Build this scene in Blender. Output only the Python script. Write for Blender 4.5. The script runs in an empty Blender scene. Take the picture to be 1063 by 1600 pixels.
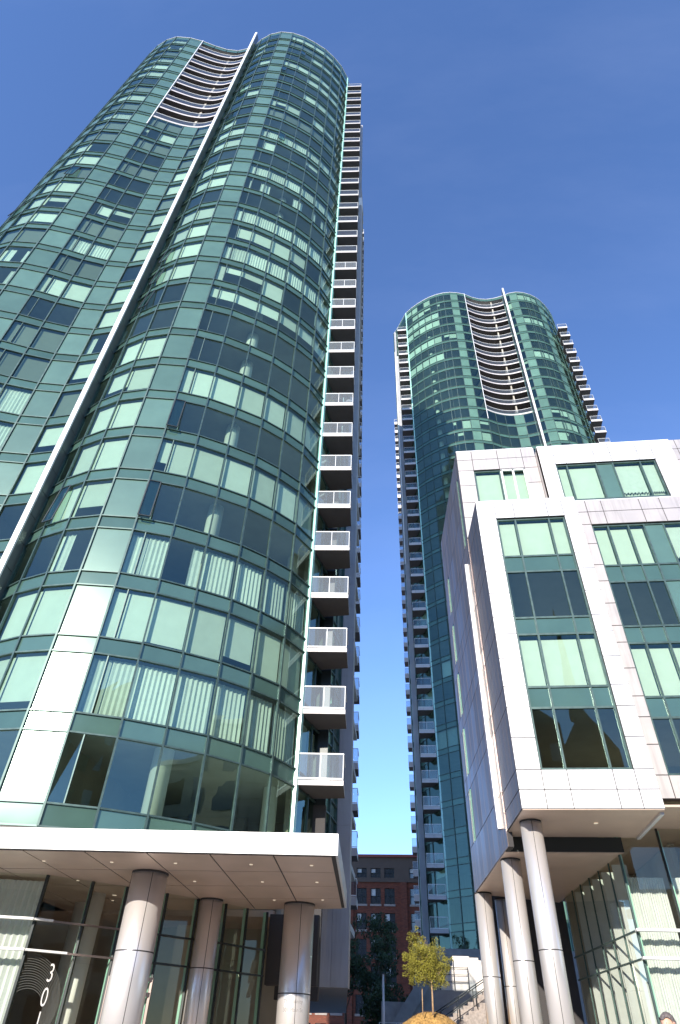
import bpy, math, random
from mathutils import Vector, Matrix
random.seed(7)
R=math.radians
sc=bpy.context.scene
COL=sc.collection
EYE=1.6; GZ=0.4
CAMX=Vector((0.99383528,0.10671461,0.03005704)).normalized()
CAMY=Vector((0.04767931,-0.65615926,0.75311467)).normalized()
CAMZ=CAMX.cross(CAMY).normalized(); CAMX=CAMY.cross(CAMZ)
CP=Vector((0,0,EYE))
def pxl(p):
    d=Vector(p)-CP; z=-d.dot(CAMZ)
    if z<0.5: return None
    return (531.5+973*d.dot(CAMX)/z, 800-973*d.dot(CAMY)/z)
def scr_area(vs):
    q=[pxl(v) for v in vs]
    if any(a is None for a in q): return 0
    q=[(min(max(x,0),1063),min(max(y,0),1600)) for x,y in q]
    a=0
    for i in range(len(q)):
        x0,y0=q[i]; x1,y1=q[(i+1)%len(q)]; a+=x0*y1-x1*y0
    return abs(a)
# ---------------- camera
cam=bpy.data.cameras.new('camera'); co=bpy.data.objects.new('camera',cam); COL.objects.link(co)
m=Matrix.Identity(4)
for i,a in enumerate((CAMX,CAMY,CAMZ)):
    for j in range(3): m[j][i]=a[j]
m[0][3],m[1][3],m[2][3]=CP
co.matrix_world=m
cam.sensor_fit='VERTICAL'; cam.sensor_height=36; cam.sensor_width=24; cam.lens=973/1600*36
cam.clip_start=.1; cam.clip_end=5000
sc.camera=co
# ---------------- light
SAZ=R(15); SEL=R(20.6)
sd=Vector((-math.sin(SAZ)*math.cos(SEL),-math.cos(SAZ)*math.cos(SEL),math.sin(SEL)))
sl=bpy.data.lights.new('sun','SUN'); sl.energy=3.6; sl.angle=R(.5); sl.color=(1,.93,.82)
so=bpy.data.objects.new('sun',sl); COL.objects.link(so)
so.rotation_euler=sd.to_track_quat('Z','Y').to_euler()
w=bpy.data.worlds.new('World'); sc.world=w; w.use_nodes=True
nt=w.node_tree; nt.nodes.clear()
sky=nt.nodes.new('ShaderNodeTexSky'); sky.sky_type='NISHITA'; sky.sun_disc=False
sky.sun_elevation=SEL; sky.sun_rotation=R(195); sky.air_density=1.0; sky.dust_density=0; sky.ozone_density=4.6
bg=nt.nodes.new('ShaderNodeBackground'); bg.inputs[1].default_value=.15
wo=nt.nodes.new('ShaderNodeOutputWorld')
tcw=nt.nodes.new('ShaderNodeTexCoord'); mpw=nt.nodes.new('ShaderNodeMapping'); mpw.inputs['Scale'].default_value=(1.2,4.0,1.6); mpw.inputs['Rotation'].default_value=(.4,.5,.7)
nw=nt.nodes.new('ShaderNodeTexNoise'); nw.inputs['Scale'].default_value=1.3; nw.inputs['Detail'].default_value=6; nw.inputs['Roughness'].default_value=.6
rw_=nt.nodes.new('ShaderNodeMapRange'); rw_.inputs[1].default_value=.48; rw_.inputs[2].default_value=.80; rw_.inputs[3].default_value=0; rw_.inputs[4].default_value=.03
mw=nt.nodes.new('ShaderNodeMix'); mw.data_type='RGBA'; mw.inputs['B'].default_value=(5.5,6.0,6.8,1)
nt.links.new(tcw.outputs['Generated'],mpw.inputs[0]); nt.links.new(mpw.outputs[0],nw.inputs['Vector']); nt.links.new(nw.outputs[0],rw_.inputs[0]); nt.links.new(rw_.outputs[0],mw.inputs['Factor'])
nt.links.new(sky.outputs[0],mw.inputs['A']); 
tn=nt.nodes.new('ShaderNodeMix'); tn.data_type='RGBA'; tn.blend_type='MULTIPLY'; tn.inputs['Factor'].default_value=1; tn.inputs['B'].default_value=(.93,.935,1.09,1)
nt.links.new(mw.outputs['Result'],tn.inputs['A']); nt.links.new(tn.outputs['Result'],bg.inputs[0]); nt.links.new(bg.outputs[0],wo.inputs[0])
vs=sc.view_settings; vs.view_transform='Standard'; vs.look='None'; vs.gamma=1; vs.exposure=1.02
# ---------------- materials
def mat(name,col,rough=.5,metal=0,noise=0,nscale=3,bump=0,bscale=20,spec=.5,coat=0,emit=0,detail=4):
    M=bpy.data.materials.new(name); M.use_nodes=True
    t=M.node_tree; b=t.nodes['Principled BSDF']
    c=(*col,1); b.inputs['Base Color'].default_value=c
    b.inputs['Roughness'].default_value=rough; b.inputs['Metallic'].default_value=metal
    b.inputs['Specular IOR Level'].default_value=spec; b.inputs['Coat Weight'].default_value=coat
    b.inputs['Coat Roughness'].default_value=.03
    if emit: b.inputs['Emission Color'].default_value=c; b.inputs['Emission Strength'].default_value=emit
    if noise or bump:
        tc=t.nodes.new('ShaderNodeTexCoord')
    if noise:
        n=t.nodes.new('ShaderNodeTexNoise'); n.inputs['Scale'].default_value=nscale; n.inputs['Detail'].default_value=detail
        t.links.new(tc.outputs['Object'],n.inputs['Vector'])
        r=t.nodes.new('ShaderNodeValToRGB')
        r.color_ramp.elements[0].position=.3; r.color_ramp.elements[1].position=.7
        r.color_ramp.elements[0].color=(*[max(0,x*(1-noise)) for x in col],1)
        r.color_ramp.elements[1].color=(*[min(1,x*(1+noise)) for x in col],1)
        t.links.new(n.outputs[0],r.inputs[0]); t.links.new(r.outputs[0],b.inputs['Base Color'])
        mr=t.nodes.new('ShaderNodeMapRange'); mr.inputs[3].default_value=max(.02,rough*.85); mr.inputs[4].default_value=min(1,rough*1.2)
        t.links.new(n.outputs[0],mr.inputs[0]); t.links.new(mr.outputs[0],b.inputs['Roughness'])
    if name.startswith(('bright_al','warm_grey','grey_tile','white_metal','balcony_fascia')):
        mp=t.nodes.new('ShaderNodeMapping'); mp.inputs['Scale'].default_value=(5,5,.35)
        n2=t.nodes.new('ShaderNodeTexNoise'); n2.inputs['Scale'].default_value=1.6; n2.inputs['Detail'].default_value=5
        r2=t.nodes.new('ShaderNodeMapRange'); r2.inputs[1].default_value=.50; r2.inputs[2].default_value=.78; r2.inputs[3].default_value=1; r2.inputs[4].default_value=.80
        ml=t.nodes.new('ShaderNodeVectorMath'); ml.operation='SCALE'
        t.links.new(tc.outputs['Object'],mp.inputs[0]); t.links.new(mp.outputs[0],n2.inputs['Vector']); t.links.new(n2.outputs[0],r2.inputs[0])
        t.links.new(r.outputs[0],ml.inputs[0]); t.links.new(r2.outputs[0],ml.inputs['Scale']); t.links.new(ml.outputs[0],b.inputs['Base Color'])
    if bump:
        n=t.nodes.new('ShaderNodeTexNoise'); n.inputs['Scale'].default_value=bscale; n.inputs['Detail'].default_value=3
        t.links.new(tc.outputs['Object'],n.inputs['Vector'])
        bp=t.nodes.new('ShaderNodeBump'); bp.inputs['Strength'].default_value=bump; bp.inputs['Distance'].default_value=.05
        t.links.new(n.outputs[0],bp.inputs['Height']); t.links.new(bp.outputs[0],b.inputs['Normal'])
    return M
def glass(name,tint,ior=2.1,gcol=(.85,1,.96),rough=0,wob=.02,haze=0,hcol=(.8,.85,.85)):
    M=bpy.data.materials.new(name); M.use_nodes=True
    t=M.node_tree; t.nodes.clear(); L=t.links.new
    o=t.nodes.new('ShaderNodeOutputMaterial'); mx=t.nodes.new('ShaderNodeMixShader')
    tr=t.nodes.new('ShaderNodeBsdfTransparent'); tr.inputs[0].default_value=(*tint,1)
    g=t.nodes.new('ShaderNodeBsdfGlossy'); g.inputs[0].default_value=(*gcol,1); g.inputs[1].default_value=rough
    ge=t.nodes.new('ShaderNodeNewGeometry'); dt=t.nodes.new('ShaderNodeVectorMath'); dt.operation='DOT_PRODUCT'
    L(ge.outputs['Normal'],dt.inputs[0]); L(ge.outputs['Incoming'],dt.inputs[1])
    def mth(op,a,b=None):
        q=t.nodes.new('ShaderNodeMath'); q.operation=op
        for i,v in enumerate((a,b)):
            if v is None: continue
            if isinstance(v,(int,float)): q.inputs[i].default_value=v
            else: L(v,q.inputs[i])
        return q
    F0=((ior-1)/(ior+1))**2
    ab=mth('ABSOLUTE',dt.outputs['Value']); om=mth('SUBTRACT',1.0,ab.outputs[0]); pw=mth('POWER',om.outputs[0],5.0); ml=mth('MULTIPLY',pw.outputs[0],1-F0); f=mth('ADD',ml.outputs[0],F0)
    tc=t.nodes.new('ShaderNodeTexCoord'); n=t.nodes.new('ShaderNodeTexNoise'); n.inputs['Scale'].default_value=.7; n.inputs['Detail'].default_value=1
    bp=t.nodes.new('ShaderNodeBump'); bp.inputs['Strength'].default_value=wob*6; bp.inputs['Distance'].default_value=.04
    L(tc.outputs['Object'],n.inputs['Vector']); L(n.outputs[0],bp.inputs['Height']); L(bp.outputs[0],g.inputs['Normal'])
    L(f.outputs[0],mx.inputs[0])
    if haze:
        d=t.nodes.new('ShaderNodeBsdfDiffuse'); d.inputs[0].default_value=(*hcol,1)
        m2=t.nodes.new('ShaderNodeMixShader'); m2.inputs[0].default_value=haze
        L(tr.outputs[0],m2.inputs[1]); L(d.outputs[0],m2.inputs[2]); L(m2.outputs[0],mx.inputs[1])
    else: L(tr.outputs[0],mx.inputs[1])
    L(g.outputs[0],mx.inputs[2]); L(mx.outputs[0],o.inputs[0])
    return M
def opglass(name,base,ior,gcol,rough,noise=.1,ns=.8):
    M=glass(name,(1,1,1),ior,gcol,rough,wob=.012); t=M.node_tree
    tr=[n for n in t.nodes if n.type=='BSDF_TRANSPARENT'][0]; mx=[n for n in t.nodes if n.type=='MIX_SHADER'][0]
    d=t.nodes.new('ShaderNodeBsdfDiffuse'); tc=[n for n in t.nodes if n.type=='TEX_COORD'][0]
    n=t.nodes.new('ShaderNodeTexNoise'); n.inputs['Scale'].default_value=ns; n.inputs['Detail'].default_value=3
    r=t.nodes.new('ShaderNodeValToRGB'); r.color_ramp.elements[0].position=.3; r.color_ramp.elements[1].position=.7
    r.color_ramp.elements[0].color=(*[x*(1-noise) for x in base],1); r.color_ramp.elements[1].color=(*[x*(1+noise) for x in base],1)
    t.links.new(tc.outputs['Object'],n.inputs['Vector']); t.links.new(n.outputs[0],r.inputs[0]); t.links.new(r.outputs[0],d.inputs[0])
    t.links.new(d.outputs[0],mx.inputs[1]); t.nodes.remove(tr); return M
MT={}
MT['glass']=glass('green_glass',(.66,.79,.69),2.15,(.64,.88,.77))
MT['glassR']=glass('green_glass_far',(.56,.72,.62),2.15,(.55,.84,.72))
MT['lobby']=glass('lobby_glass',(.86,.885,.85),1.65,(.85,.92,.78),wob=.01)
MT['pod']=glass('window_glass',(.72,.83,.73),1.95,(.6,.86,.74),wob=.01)
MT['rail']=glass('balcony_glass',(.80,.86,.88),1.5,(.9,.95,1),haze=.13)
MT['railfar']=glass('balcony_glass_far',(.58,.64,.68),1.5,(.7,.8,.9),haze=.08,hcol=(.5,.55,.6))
MT['opaque']=opglass('opaque_glass_panel',(.085,.155,.12),2.1,(.70,.92,.80),.21)
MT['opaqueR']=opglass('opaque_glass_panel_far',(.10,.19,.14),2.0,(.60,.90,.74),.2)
MT['spandrel']=opglass('spandrel_glass',(.06,.115,.092),1.95,(.70,.92,.80),.15)
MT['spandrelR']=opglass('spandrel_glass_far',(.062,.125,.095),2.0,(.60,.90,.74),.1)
MT['mull']=mat('green_aluminium',(.07,.115,.105),.4,.4,.2,4)
MT['dark']=mat('dark_frame',(.025,.032,.032),.4,.2)
MT['white']=mat('white_metal_panel',(.80,.79,.77),.36,.15,.035,1.2)
MT['whitep']=mat('white_paint',(.82,.82,.80),.45,0,.03,2)
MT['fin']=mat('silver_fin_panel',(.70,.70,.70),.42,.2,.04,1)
for q_,k_ in (('2',.86),('3',1.13)):
    MT['opaque'+q_]=opglass('opaque_glass_panel'+q_,tuple(x*k_ for x in (.085,.155,.12)),2.1+.12*(k_-1),(.70,.92,.80),.21)
    MT['opaqueR'+q_]=opglass('opaque_glass_panel_far'+q_,tuple(x*k_ for x in (.10,.19,.14)),2.0,(.60,.90,.74),.22)
    MT['spandrel'+q_]=opglass('spandrel_glass'+q_,tuple(x*k_ for x in (.06,.115,.092)),1.95+.3*(k_-1),(.70,.92,.80),.15)
    MT['spandrelR'+q_]=opglass('spandrel_glass_far'+q_,tuple(x*k_ for x in (.062,.125,.095)),2.0+.3*(k_-1),(.60,.90,.74),.12)
    MT['glass'+q_]=glass('green_glass'+q_,tuple(min(1,x*(1+(k_-1)*.6)) for x in (.66,.79,.69)),2.15+.5*(k_-1),(.64,.88,.77))
    MT['glassR'+q_]=glass('green_glass_far'+q_,tuple(min(1,x*(1+(k_-1)*.6)) for x in (.56,.72,.62)),2.15+.5*(k_-1),(.55,.84,.72))
MT['fin_shaded']=mat('fin_panel_shade_toned',(.16,.175,.18),.35,.5,.05,1)  # shade on the fin's flanks, put into a darker base colour
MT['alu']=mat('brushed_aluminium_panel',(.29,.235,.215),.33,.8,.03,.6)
MT['aluw']=mat('bright_aluminium_panel',(.86,.84,.82),.4,.25,.03,1.3)
MT['pink']=mat('warm_grey_metal_panel',(.50,.455,.43),.42,.3,.04,1.1)
MT['aluw2']=mat('bright_aluminium_panel_b',(.80,.78,.765),.42,.25,.04,1.3)
MT['aluw3']=mat('bright_aluminium_panel_c',(.84,.815,.79),.38,.25,.04,1.1)
MT['pink2']=mat('warm_grey_metal_panel_b',(.47,.43,.405),.44,.3,.04,1.1)
MT['pink3']=mat('warm_grey_metal_panel_c',(.515,.465,.43),.40,.3,.05,1.3)
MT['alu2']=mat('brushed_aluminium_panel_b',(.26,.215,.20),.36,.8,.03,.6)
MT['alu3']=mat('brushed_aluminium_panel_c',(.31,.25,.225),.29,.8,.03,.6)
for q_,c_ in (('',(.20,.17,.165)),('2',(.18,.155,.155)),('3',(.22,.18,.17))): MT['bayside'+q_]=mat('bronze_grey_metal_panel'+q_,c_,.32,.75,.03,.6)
MT['joint']=mat('panel_joint',(.05,.045,.045),.8)
MT['steel']=mat('column_cladding_steel',(.84,.79,.76),.33,.6)
MT['soffit']=mat('soffit_panel',(.66,.50,.40),.42,.2,.05,1.5)
MT['greyw']=mat('grey_tile_wall',(.36,.36,.375),.5,.1,.07,.8)
MT['conc']=mat('concrete',(.33,.32,.31),.85,0,.15,2,.1,15)
MT['ceil']=mat('ceiling_plaster',(.48,.47,.43),.9,0,.08,1)
MT['core']=mat('interior_wall',(.42,.38,.31),.9,0,.2,.5)
MT['icol']=mat('interior_column',(.78,.78,.74),.7)
MT['blind']=mat('roller_blind',(.68,.70,.66),.9,0,.04,2)
MT['screen']=mat('grey_screen_blind',(.19,.20,.18),.9,0,.06,2)
MT['curt']=mat('curtain',(.66,.68,.66),.95,0,.05,4)
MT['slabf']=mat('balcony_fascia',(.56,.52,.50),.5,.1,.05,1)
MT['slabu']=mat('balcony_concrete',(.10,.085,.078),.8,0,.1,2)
MT['mint']=mat('mint_glass_fin',(.42,.74,.60),.2,0,.05,1,spec=.8,coat=.4)
MT['redgrey']=mat('balcony_red_paint',(.28,.07,.055),.7)
def brick():
    M=mat('brick',(.2,.07,.045),.85); t=M.node_tree; b=t.nodes['Principled BSDF']
    tc=t.nodes.new('ShaderNodeTexCoord'); mp=t.nodes.new('ShaderNodeMapping'); mp.inputs['Rotation'].default_value=(R(90),0,0)
    br=t.nodes.new('ShaderNodeTexBrick'); br.inputs['Scale'].default_value=1.0; br.inputs['Brick Width'].default_value=.5; br.inputs['Row Height'].default_value=.18
    br.inputs['Mortar Size'].default_value=.02
    br.inputs['Color1'].default_value=(.24,.062,.03,1); br.inputs['Color2'].default_value=(.15,.04,.02,1); br.inputs['Mortar'].default_value=(.08,.05,.04,1)
    t.links.new(tc.outputs['Object'],mp.inputs[0]); t.links.new(mp.outputs[0],br.inputs['Vector']); t.links.new(br.outputs[0],b.inputs['Base Color'])
    return M
MT['brick']=brick()
MT['brown']=mat('brown_cladding',(.11,.078,.058),.6,.1,.1,1)
MT['darkglass']=mat('dark_window_glass',(.02,.025,.03),.05,spec=.9,coat=.5)
MT['pave']=mat('paving',(.33,.31,.28),.85,0,.15,1.5,.1,30)
MT['straw']=mat('dry_straw_mulch',(.46,.27,.085),.95,0,.5,9,.8,30)
MT['leaf']=mat('yellow_green_leaf',(.25,.23,.035),.6,0,.45,2.5)
MT['leafd']=mat('green_leaf',(.03,.055,.014),.6,0,.4,1)
MT['bark']=mat('bark',(.40,.27,.16),.9,0,.25,12,.4,30)
MT['barkd']=mat('dark_bark',(.10,.075,.05),.9,0,.25,12,.4,30)
MT['stone']=mat('granite_step',(.34,.29,.26),.85,0,.25,8,.2,30)
MT['rwhite']=mat('pale_rendered_wall',(.78,.72,.66),.8,0,.05,1.5)
MT['skin']=mat('skin',(.62,.36,.25),.5)
MT['hair']=mat('grey_brown_hair',(.16,.13,.12),.7,0,.4,40,.5,60)
MT['shirt']=mat('white_shirt_cloth',(.72,.72,.72),.9,0,.08,6)
MT['trous']=mat('dark_trousers_cloth',(.04,.045,.06),.9,0,.1,8)
MT['shoe']=mat('black_shoe',(.02,.02,.02),.4)
MT['lampon']=mat('downlight_lens',(1,.86,.66),.4,emit=.2)
MT['plastic']=mat('white_plastic',(.85,.85,.83),.4)
MT['ink']=mat('grey_lettering',(.33,.31,.30),.6)
MT['decal']=mat('white_vinyl',(.85,.82,.78),.6)
MT['arc']=mat('frosted_vinyl',(.12,.12,.105),.7)
# ---------------- mesh helpers
class MB:
    def __init__(s): s.v=[]; s.f=[]; s.sm=False
    def quad(s,a,b,c,d):
        n=len(s.v); s.v+= [tuple(a),tuple(b),tuple(c),tuple(d)]; s.f.append((n,n+1,n+2,n+3)); return s
    def poly(s,pts):
        n=len(s.v); s.v+=[tuple(p) for p in pts]; s.f.append(tuple(range(n,n+len(pts)))); return s
    def prism(s,p,z0,z1,cap=True):
        n=len(s.v); k=len(p)
        s.v+=[(x,y,z0) for x,y in p]+[(x,y,z1) for x,y in p]
        for i in range(k):
            j=(i+1)%k; s.f.append((n+i,n+j,n+k+j,n+k+i))
        if cap: s.f.append(tuple(range(n+k-1,n-1,-1))); s.f.append(tuple(range(n+k,n+2*k)))
        return s
    def box(s,x0,x1,y0,y1,z0,z1): return s.prism([(x0,y0),(x1,y0),(x1,y1),(x0,y1)],z0,z1)
    def bar(s,a,b,w,h,up=(0,0,1)):
        a=Vector(a); b=Vector(b); d=(b-a).normalized(); u=Vector(up)
        if abs(d.dot(u))>.95: u=Vector((0,1,0))
        r=d.cross(u).normalized(); u=r.cross(d)
        n=len(s.v)
        for p in (a,b):
            for i,j in ((-1,-1),(1,-1),(1,1),(-1,1)): s.v.append(tuple(p+r*i*w/2+u*j*h/2))
        s.f+=[(n,n+1,n+2,n+3)[::-1],(n+4,n+5,n+6,n+7)]
        for i in range(4):
            j=(i+1)%4; s.f.append((n+i,n+j,n+4+j,n+4+i))
        return s
    def cyl(s,x,y,z0,z1,r0,r1=None,k=40):
        return s.tube([(x,y,z0),(x,y,z1)],[r0,r0 if r1 is None else r1],k)
    def tube(s,pts,rs,k=8):
        pts=[Vector(p) for p in pts]; base=len(s.v); s.sm=True
        for i,p in enumerate(pts):
            d=(pts[min(i+1,len(pts)-1)]-pts[max(i-1,0)]).normalized()
            u=Vector((1,0,0)) if abs(d.z)>.8 else Vector((0,0,1))
            a=d.cross(u).normalized(); b=a.cross(d)
            for j in range(k):
                t=2*math.pi*j/k; s.v.append(tuple(p+(a*math.cos(t)+b*math.sin(t))*rs[i]))
        for i in range(len(pts)-1):
            for j in range(k):
                q=(j+1)%k; s.f.append((base+i*k+j,base+i*k+q,base+(i+1)*k+q,base+(i+1)*k+j))
        s.f.append(tuple(base+j for j in range(k))[::-1]); e=base+(len(pts)-1)*k
        s.f.append(tuple(e+j for j in range(k))); return s
    def build(s,name,mt,parent=None,mats=None,fm=None):
        me=bpy.data.meshes.new(name); me.from_pydata(s.v,[],s.f); me.update()
        for q in (mats or [mt]): me.materials.append(MT[q] if isinstance(q,str) else q)
        if fm: 
            for p,i in zip(me.polygons,fm): p.material_index=i
        if s.sm:
            for p in me.polygons: p.use_smooth=len(p.vertices)==4
        o=bpy.data.objects.new(name,me); COL.objects.link(o)
        if parent is not None:
            o.parent=parent
            o.matrix_parent_inverse=wm(parent).inverted()
        return o
def wm(o):
    m=Matrix.LocRotScale(o.location,o.rotation_euler,o.scale)
    return wm(o.parent)@o.matrix_parent_inverse@m if o.parent else m
def tag(o,label=None,cat=None,group=None,kind=None):
    for k,v in (('label',label),('category',cat),('group',group),('kind',kind)):
        if v: o[k]=v
    return o
def empty(name,loc,label,cat,group=None):
    o=bpy.data.objects.new(name,None); COL.objects.link(o); o.location=loc; return tag(o,label,cat,group)
def copy_tree(o,parent=None):
    c=o.copy(); COL.objects.link(c); c.parent=parent
    for ch in [x for x in COL.objects if x.parent==o]: copy_tree(ch,c)
    return c
def split100(name,items,mt,parent,key=None,cap=100):
    """items: list of (area, MB). the largest are parts of their own, the rest one part"""
    items=sorted(items,key=lambda q:-q[0])
    rv=random.Random(len(items))
    for a,b in items[:cap]: b.build(name,mt+rv.choice(('','','2','3')) if mt+'2' in MT else mt,parent)
    rest=items[cap:]
    if rest:
        R_=MB()
        for a,b in rest:
            n=len(R_.v); R_.v+=b.v; R_.f+=[tuple(i+n for i in f) for f in b.f]; R_.sm=b.sm
        if mt+'2' in MT: o=R_.build(name,None,parent,mats=[mt,mt+'2',mt+'3'],fm=[rv.choice((0,0,1,2)) for _ in R_.f])
        else: o=R_.build(name,mt,parent)
        o['kind']='stuff'
def V2(a,b,t): return (a[0]+(b[0]-a[0])*t,a[1]+(b[1]-a[1])*t)
def nrm(a,b):  # outward (towards camera side) normal of a left-to-right run
    dx,dy=b[0]-a[0],b[1]-a[1]; l=math.hypot(dx,dy); return (dy/l,-dx/l)
def off(p,n,d): return (p[0]+n[0]*d,p[1]+n[1]*d)
def inset(P,d):
    out=[]
    for i,p in enumerate(P):
        a=P[max(i-1,0)]; b=P[min(i+1,len(P)-1)]; n=nrm(a,b); out.append(off(p,n,-d))
    return out
def strip(mb,P,z0,z1,t):   # thick wall along a polyline
    I=inset(P,t)
    mb.prism(list(P)+I[::-1],z0,z1); return mb
# ---------------- balcony
def balcony(parent,q,zb,far=False,side=True,name='balcony',furn=None,th=.19,mid=True):
    """q: A front-left, B front-right, C back-right, D back-left"""
    A,B,C,D=q
    b=MB(); b.prism([A,B,C,D],zb,zb+th)
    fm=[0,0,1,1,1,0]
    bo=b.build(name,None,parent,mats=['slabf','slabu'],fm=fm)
    n=nrm(A,B); zt=zb+th
    g=MB(); e=.03
    a2=off(V2(A,B,.02),n,-e); b2=off(V2(A,B,.985),n,-e)
    g.quad((*a2,zt+.12),(*b2,zt+.12),(*b2,zt+1.02),(*a2,zt+1.02))
    if side:
        c2=off(V2(C,B,.02),(n[0],n[1]),0); c2=(c2[0]-.03,c2[1])
        g.quad((b2[0],b2[1],zt+.12),(*c2,zt+.12),(*c2,zt+1.02),(b2[0],b2[1],zt+1.02))
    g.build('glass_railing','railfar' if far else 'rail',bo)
    r=MB()
    hw=.04 if far else .05; r.bar((*a2,zt+1.05),(*b2,zt+1.05),hw,hw); 
    r.bar((*off(a2,n,.02),zt+.07),(*off(b2,n,.02),zt+.06),.03,.07)
    if side: r.bar((*b2,zt+1.05),(*c2,zt+1.05),.05,.05)
    if not far:
        pass
    if 1:
        for t in ((0,.5,1) if not far else (0,1)): p=V2(a2,b2,t); r.bar((*p,zt),(*p,zt+1.05),.025,.025)
    r.build('handrail','whitep',bo)
    return bo
FH=2.93
# ---------------- glass tower
def tower(name,label,P,types,z0,n0,n1,ztop,fin_i,rec,recn,states,mats,finz,fin_d,back,cols,seed):
    """P: mullion plan points left to right; types per bay; rec: bays cut away for curved balconies; recn: floors"""
    rnd=random.Random(seed)
    g_,op_,sp_=mats
    root=empty(name,(P[len(P)//2][0],P[len(P)//2][1]+8,GZ),label,'tower')
    win=[];opq=[];bl=[];cur=[];scn=[]
    nb=len(P)-1
    trans={}
    for n in range(n0,n1+1):
        zb=z0+FH*n; zt=zb+2.26
        seg=0; ss=[(MB(),MB()) for _ in range(2)]
        for i in range(nb):
            s_,t1=ss[1 if (recn and n in recn and i>rec[-1]) else 0]
            a,b=P[i],P[i+1]; nn=nrm(a,b)
            inrec=i in rec and n in recn
            if not inrec:
                # spandrel band under the vision glass
                s_.quad((*a,zb-.67),(*b,zb-.67),(*b,zb),(*a,zb))
                for z in (zb,zb-.67):
                    a1=off(a,nn,.03);b1=off(b,nn,.03)
                    t1.bar((*a1,z),(*b1,z),.07,.055)
            elif n-1 not in recn:
                s_.quad((*a,zb-.67),(*b,zb-.67),(*b,zb),(*a,zb))
            if inrec: continue
            ty=types[i]
            if ty=='C':
                q=[(*a,zb),(*b,zb),(*b,zt),(*a,zt)]
                opq.append((scr_area(q),MB().quad(*q)))
                continue
            cuts=[0,1]
            if ty=='N': cuts=[0,.34,1]
            if ty=='M': cuts=[0,.66,1]
            for c0,c1 in zip(cuts,cuts[1:]):
                p=V2(a,b,c0); r=V2(a,b,c1)
                q=[(*p,zb),(*r,zb),(*r,zt),(*p,zt)]
                qq=[(x+nn[0]*(e:=rnd.uniform(-.009,.009)),y+nn[1]*e,z) for x,y,z in q]
                win.append((scr_area(q),MB().quad(*qq)))
            if len(cuts)==3:
                m_=V2(a,b,cuts[1]); m_=off(m_,nn,.02); t1.bar((*m_,zb),(*m_,zt),.045,.05)
            st=states(n,i,rnd)
            ins=lambda t,d=.16: off(V2(a,b,t),nn,-d)
            ce=[(cuts[k]+.03,cuts[k+1]-.03) for k in range(len(cuts)-1)]
            for (u,v) in ce:
                if st=='roller' or st=='half' or (st=='mixed' and rnd.random()<.6):
                    drop=(.04 if rnd.random()<.8 else rnd.choice((.18,.4,.75))) if st!='half' else 1.15
                    if st=='mixed': drop=rnd.choice([.05,.8,1.5])
                    q=[(*ins(u),zb+drop),(*ins(v),zb+drop),(*ins(v),zt-.1),(*ins(u),zt-.1)]
                    bl.append((scr_area(q),MB().quad(*q)))
                elif st=='screen':
                    q=[(*ins(u),zb+.04),(*ins(v),zb+.04),(*ins(v),zt-.1),(*ins(u),zt-.1)]
                    scn.append((scr_area(q),MB().quad(*q)))
                elif st in('vert','drape'):
                    L=math.hypot(b[0]-a[0],b[1]-a[1])*(v-u); k=max(4,int(L/.09))
                    if st=='drape' : 
                        rngs=[(0,.3)] if rnd.random()<.5 else [(.7,1)]
                        if rnd.random()<.3: rngs=[(0,.3),(.75,1)]
                    else: rngs=[(0,1)]
                    c=MB()
                    for (e0,e1) in rngs:
                        kk=max(3,int(k*(e1-e0))); pr=None
                        for j in range(kk+1):
                            t=u+(v-u)*(e0+(e1-e0)*j/kk); pt=off(V2(a,b,t),nn,-.2-(.045 if j%2 else 0)+rnd.uniform(-.012,.012))
                            if pr: c.quad((*pr,zb+.03),(*pt,zb+.03),(*pt,zt-.08),(*pr,zt-.08))
                            pr=pt
                    cur.append((scr_area([(*ins(u),zb),(*ins(v),zb),(*ins(v),zt),(*ins(u),zt)]),c))
        for s_,t1 in ss:
            if s_.f: s_.build('spandrel',None,root,mats=[sp_,sp_+'2',sp_+'3'],fm=[rnd.choice((0,0,1,2)) for _ in s_.f])
            if t1.f: t1.build('transom','mull',root)
    split100('window',win,g_,root)
    split100('opaque_panel',opq,op_,root)
    split100('roller_blind',bl,'blind',root)
    split100('curtain',cur,'curt',root)
    split100('screen_blind',scn,'screen',root)
    # top band
    zc=z0+FH*n1+2.26
    tb=MB()
    for i in range(nb):
        a,b=P[i],P[i+1]; tb.quad((*a,zc),(*b,zc),(*b,ztop),(*a,ztop))
    tb.build('roof_band',sp_,root)
    cp=MB(); strip(cp,[off(p,nrm(P[max(i-1,0)],P[min(i+1,nb)]),.06) for i,p in enumerate(P)],ztop,ztop+.12,.3); cp.build('roof_coping','fin',root)
    # vertical mullions
    zlo=z0+FH*n0-.67; rz=z0+FH*recn[0]-.67 if recn else ztop
    for i,p in enumerate(P):
        nn=nrm(P[max(i-1,0)],P[min(i+1,nb)])
        top=ztop
        if recn and i in rec and i-1 in rec: top=rz
        c=off(p,nn,.035); d=(-nn[1],nn[0]); wd=.035
        pts=[(c[0]+d[0]*s*wd+nn[0]*q*.045,c[1]+d[1]*s*wd+nn[1]*q*.045) for s,q in((-1,-1),(1,-1),(1,1),(-1,1))]
        MB().prism(pts,zlo,top).build('mullion','mull',root)
        if recn and top!=ztop: MB().prism(pts,zc,ztop).build('mullion','mull',root)
    # slabs + core
    I=inset(P,.10)
    ya=back
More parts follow.
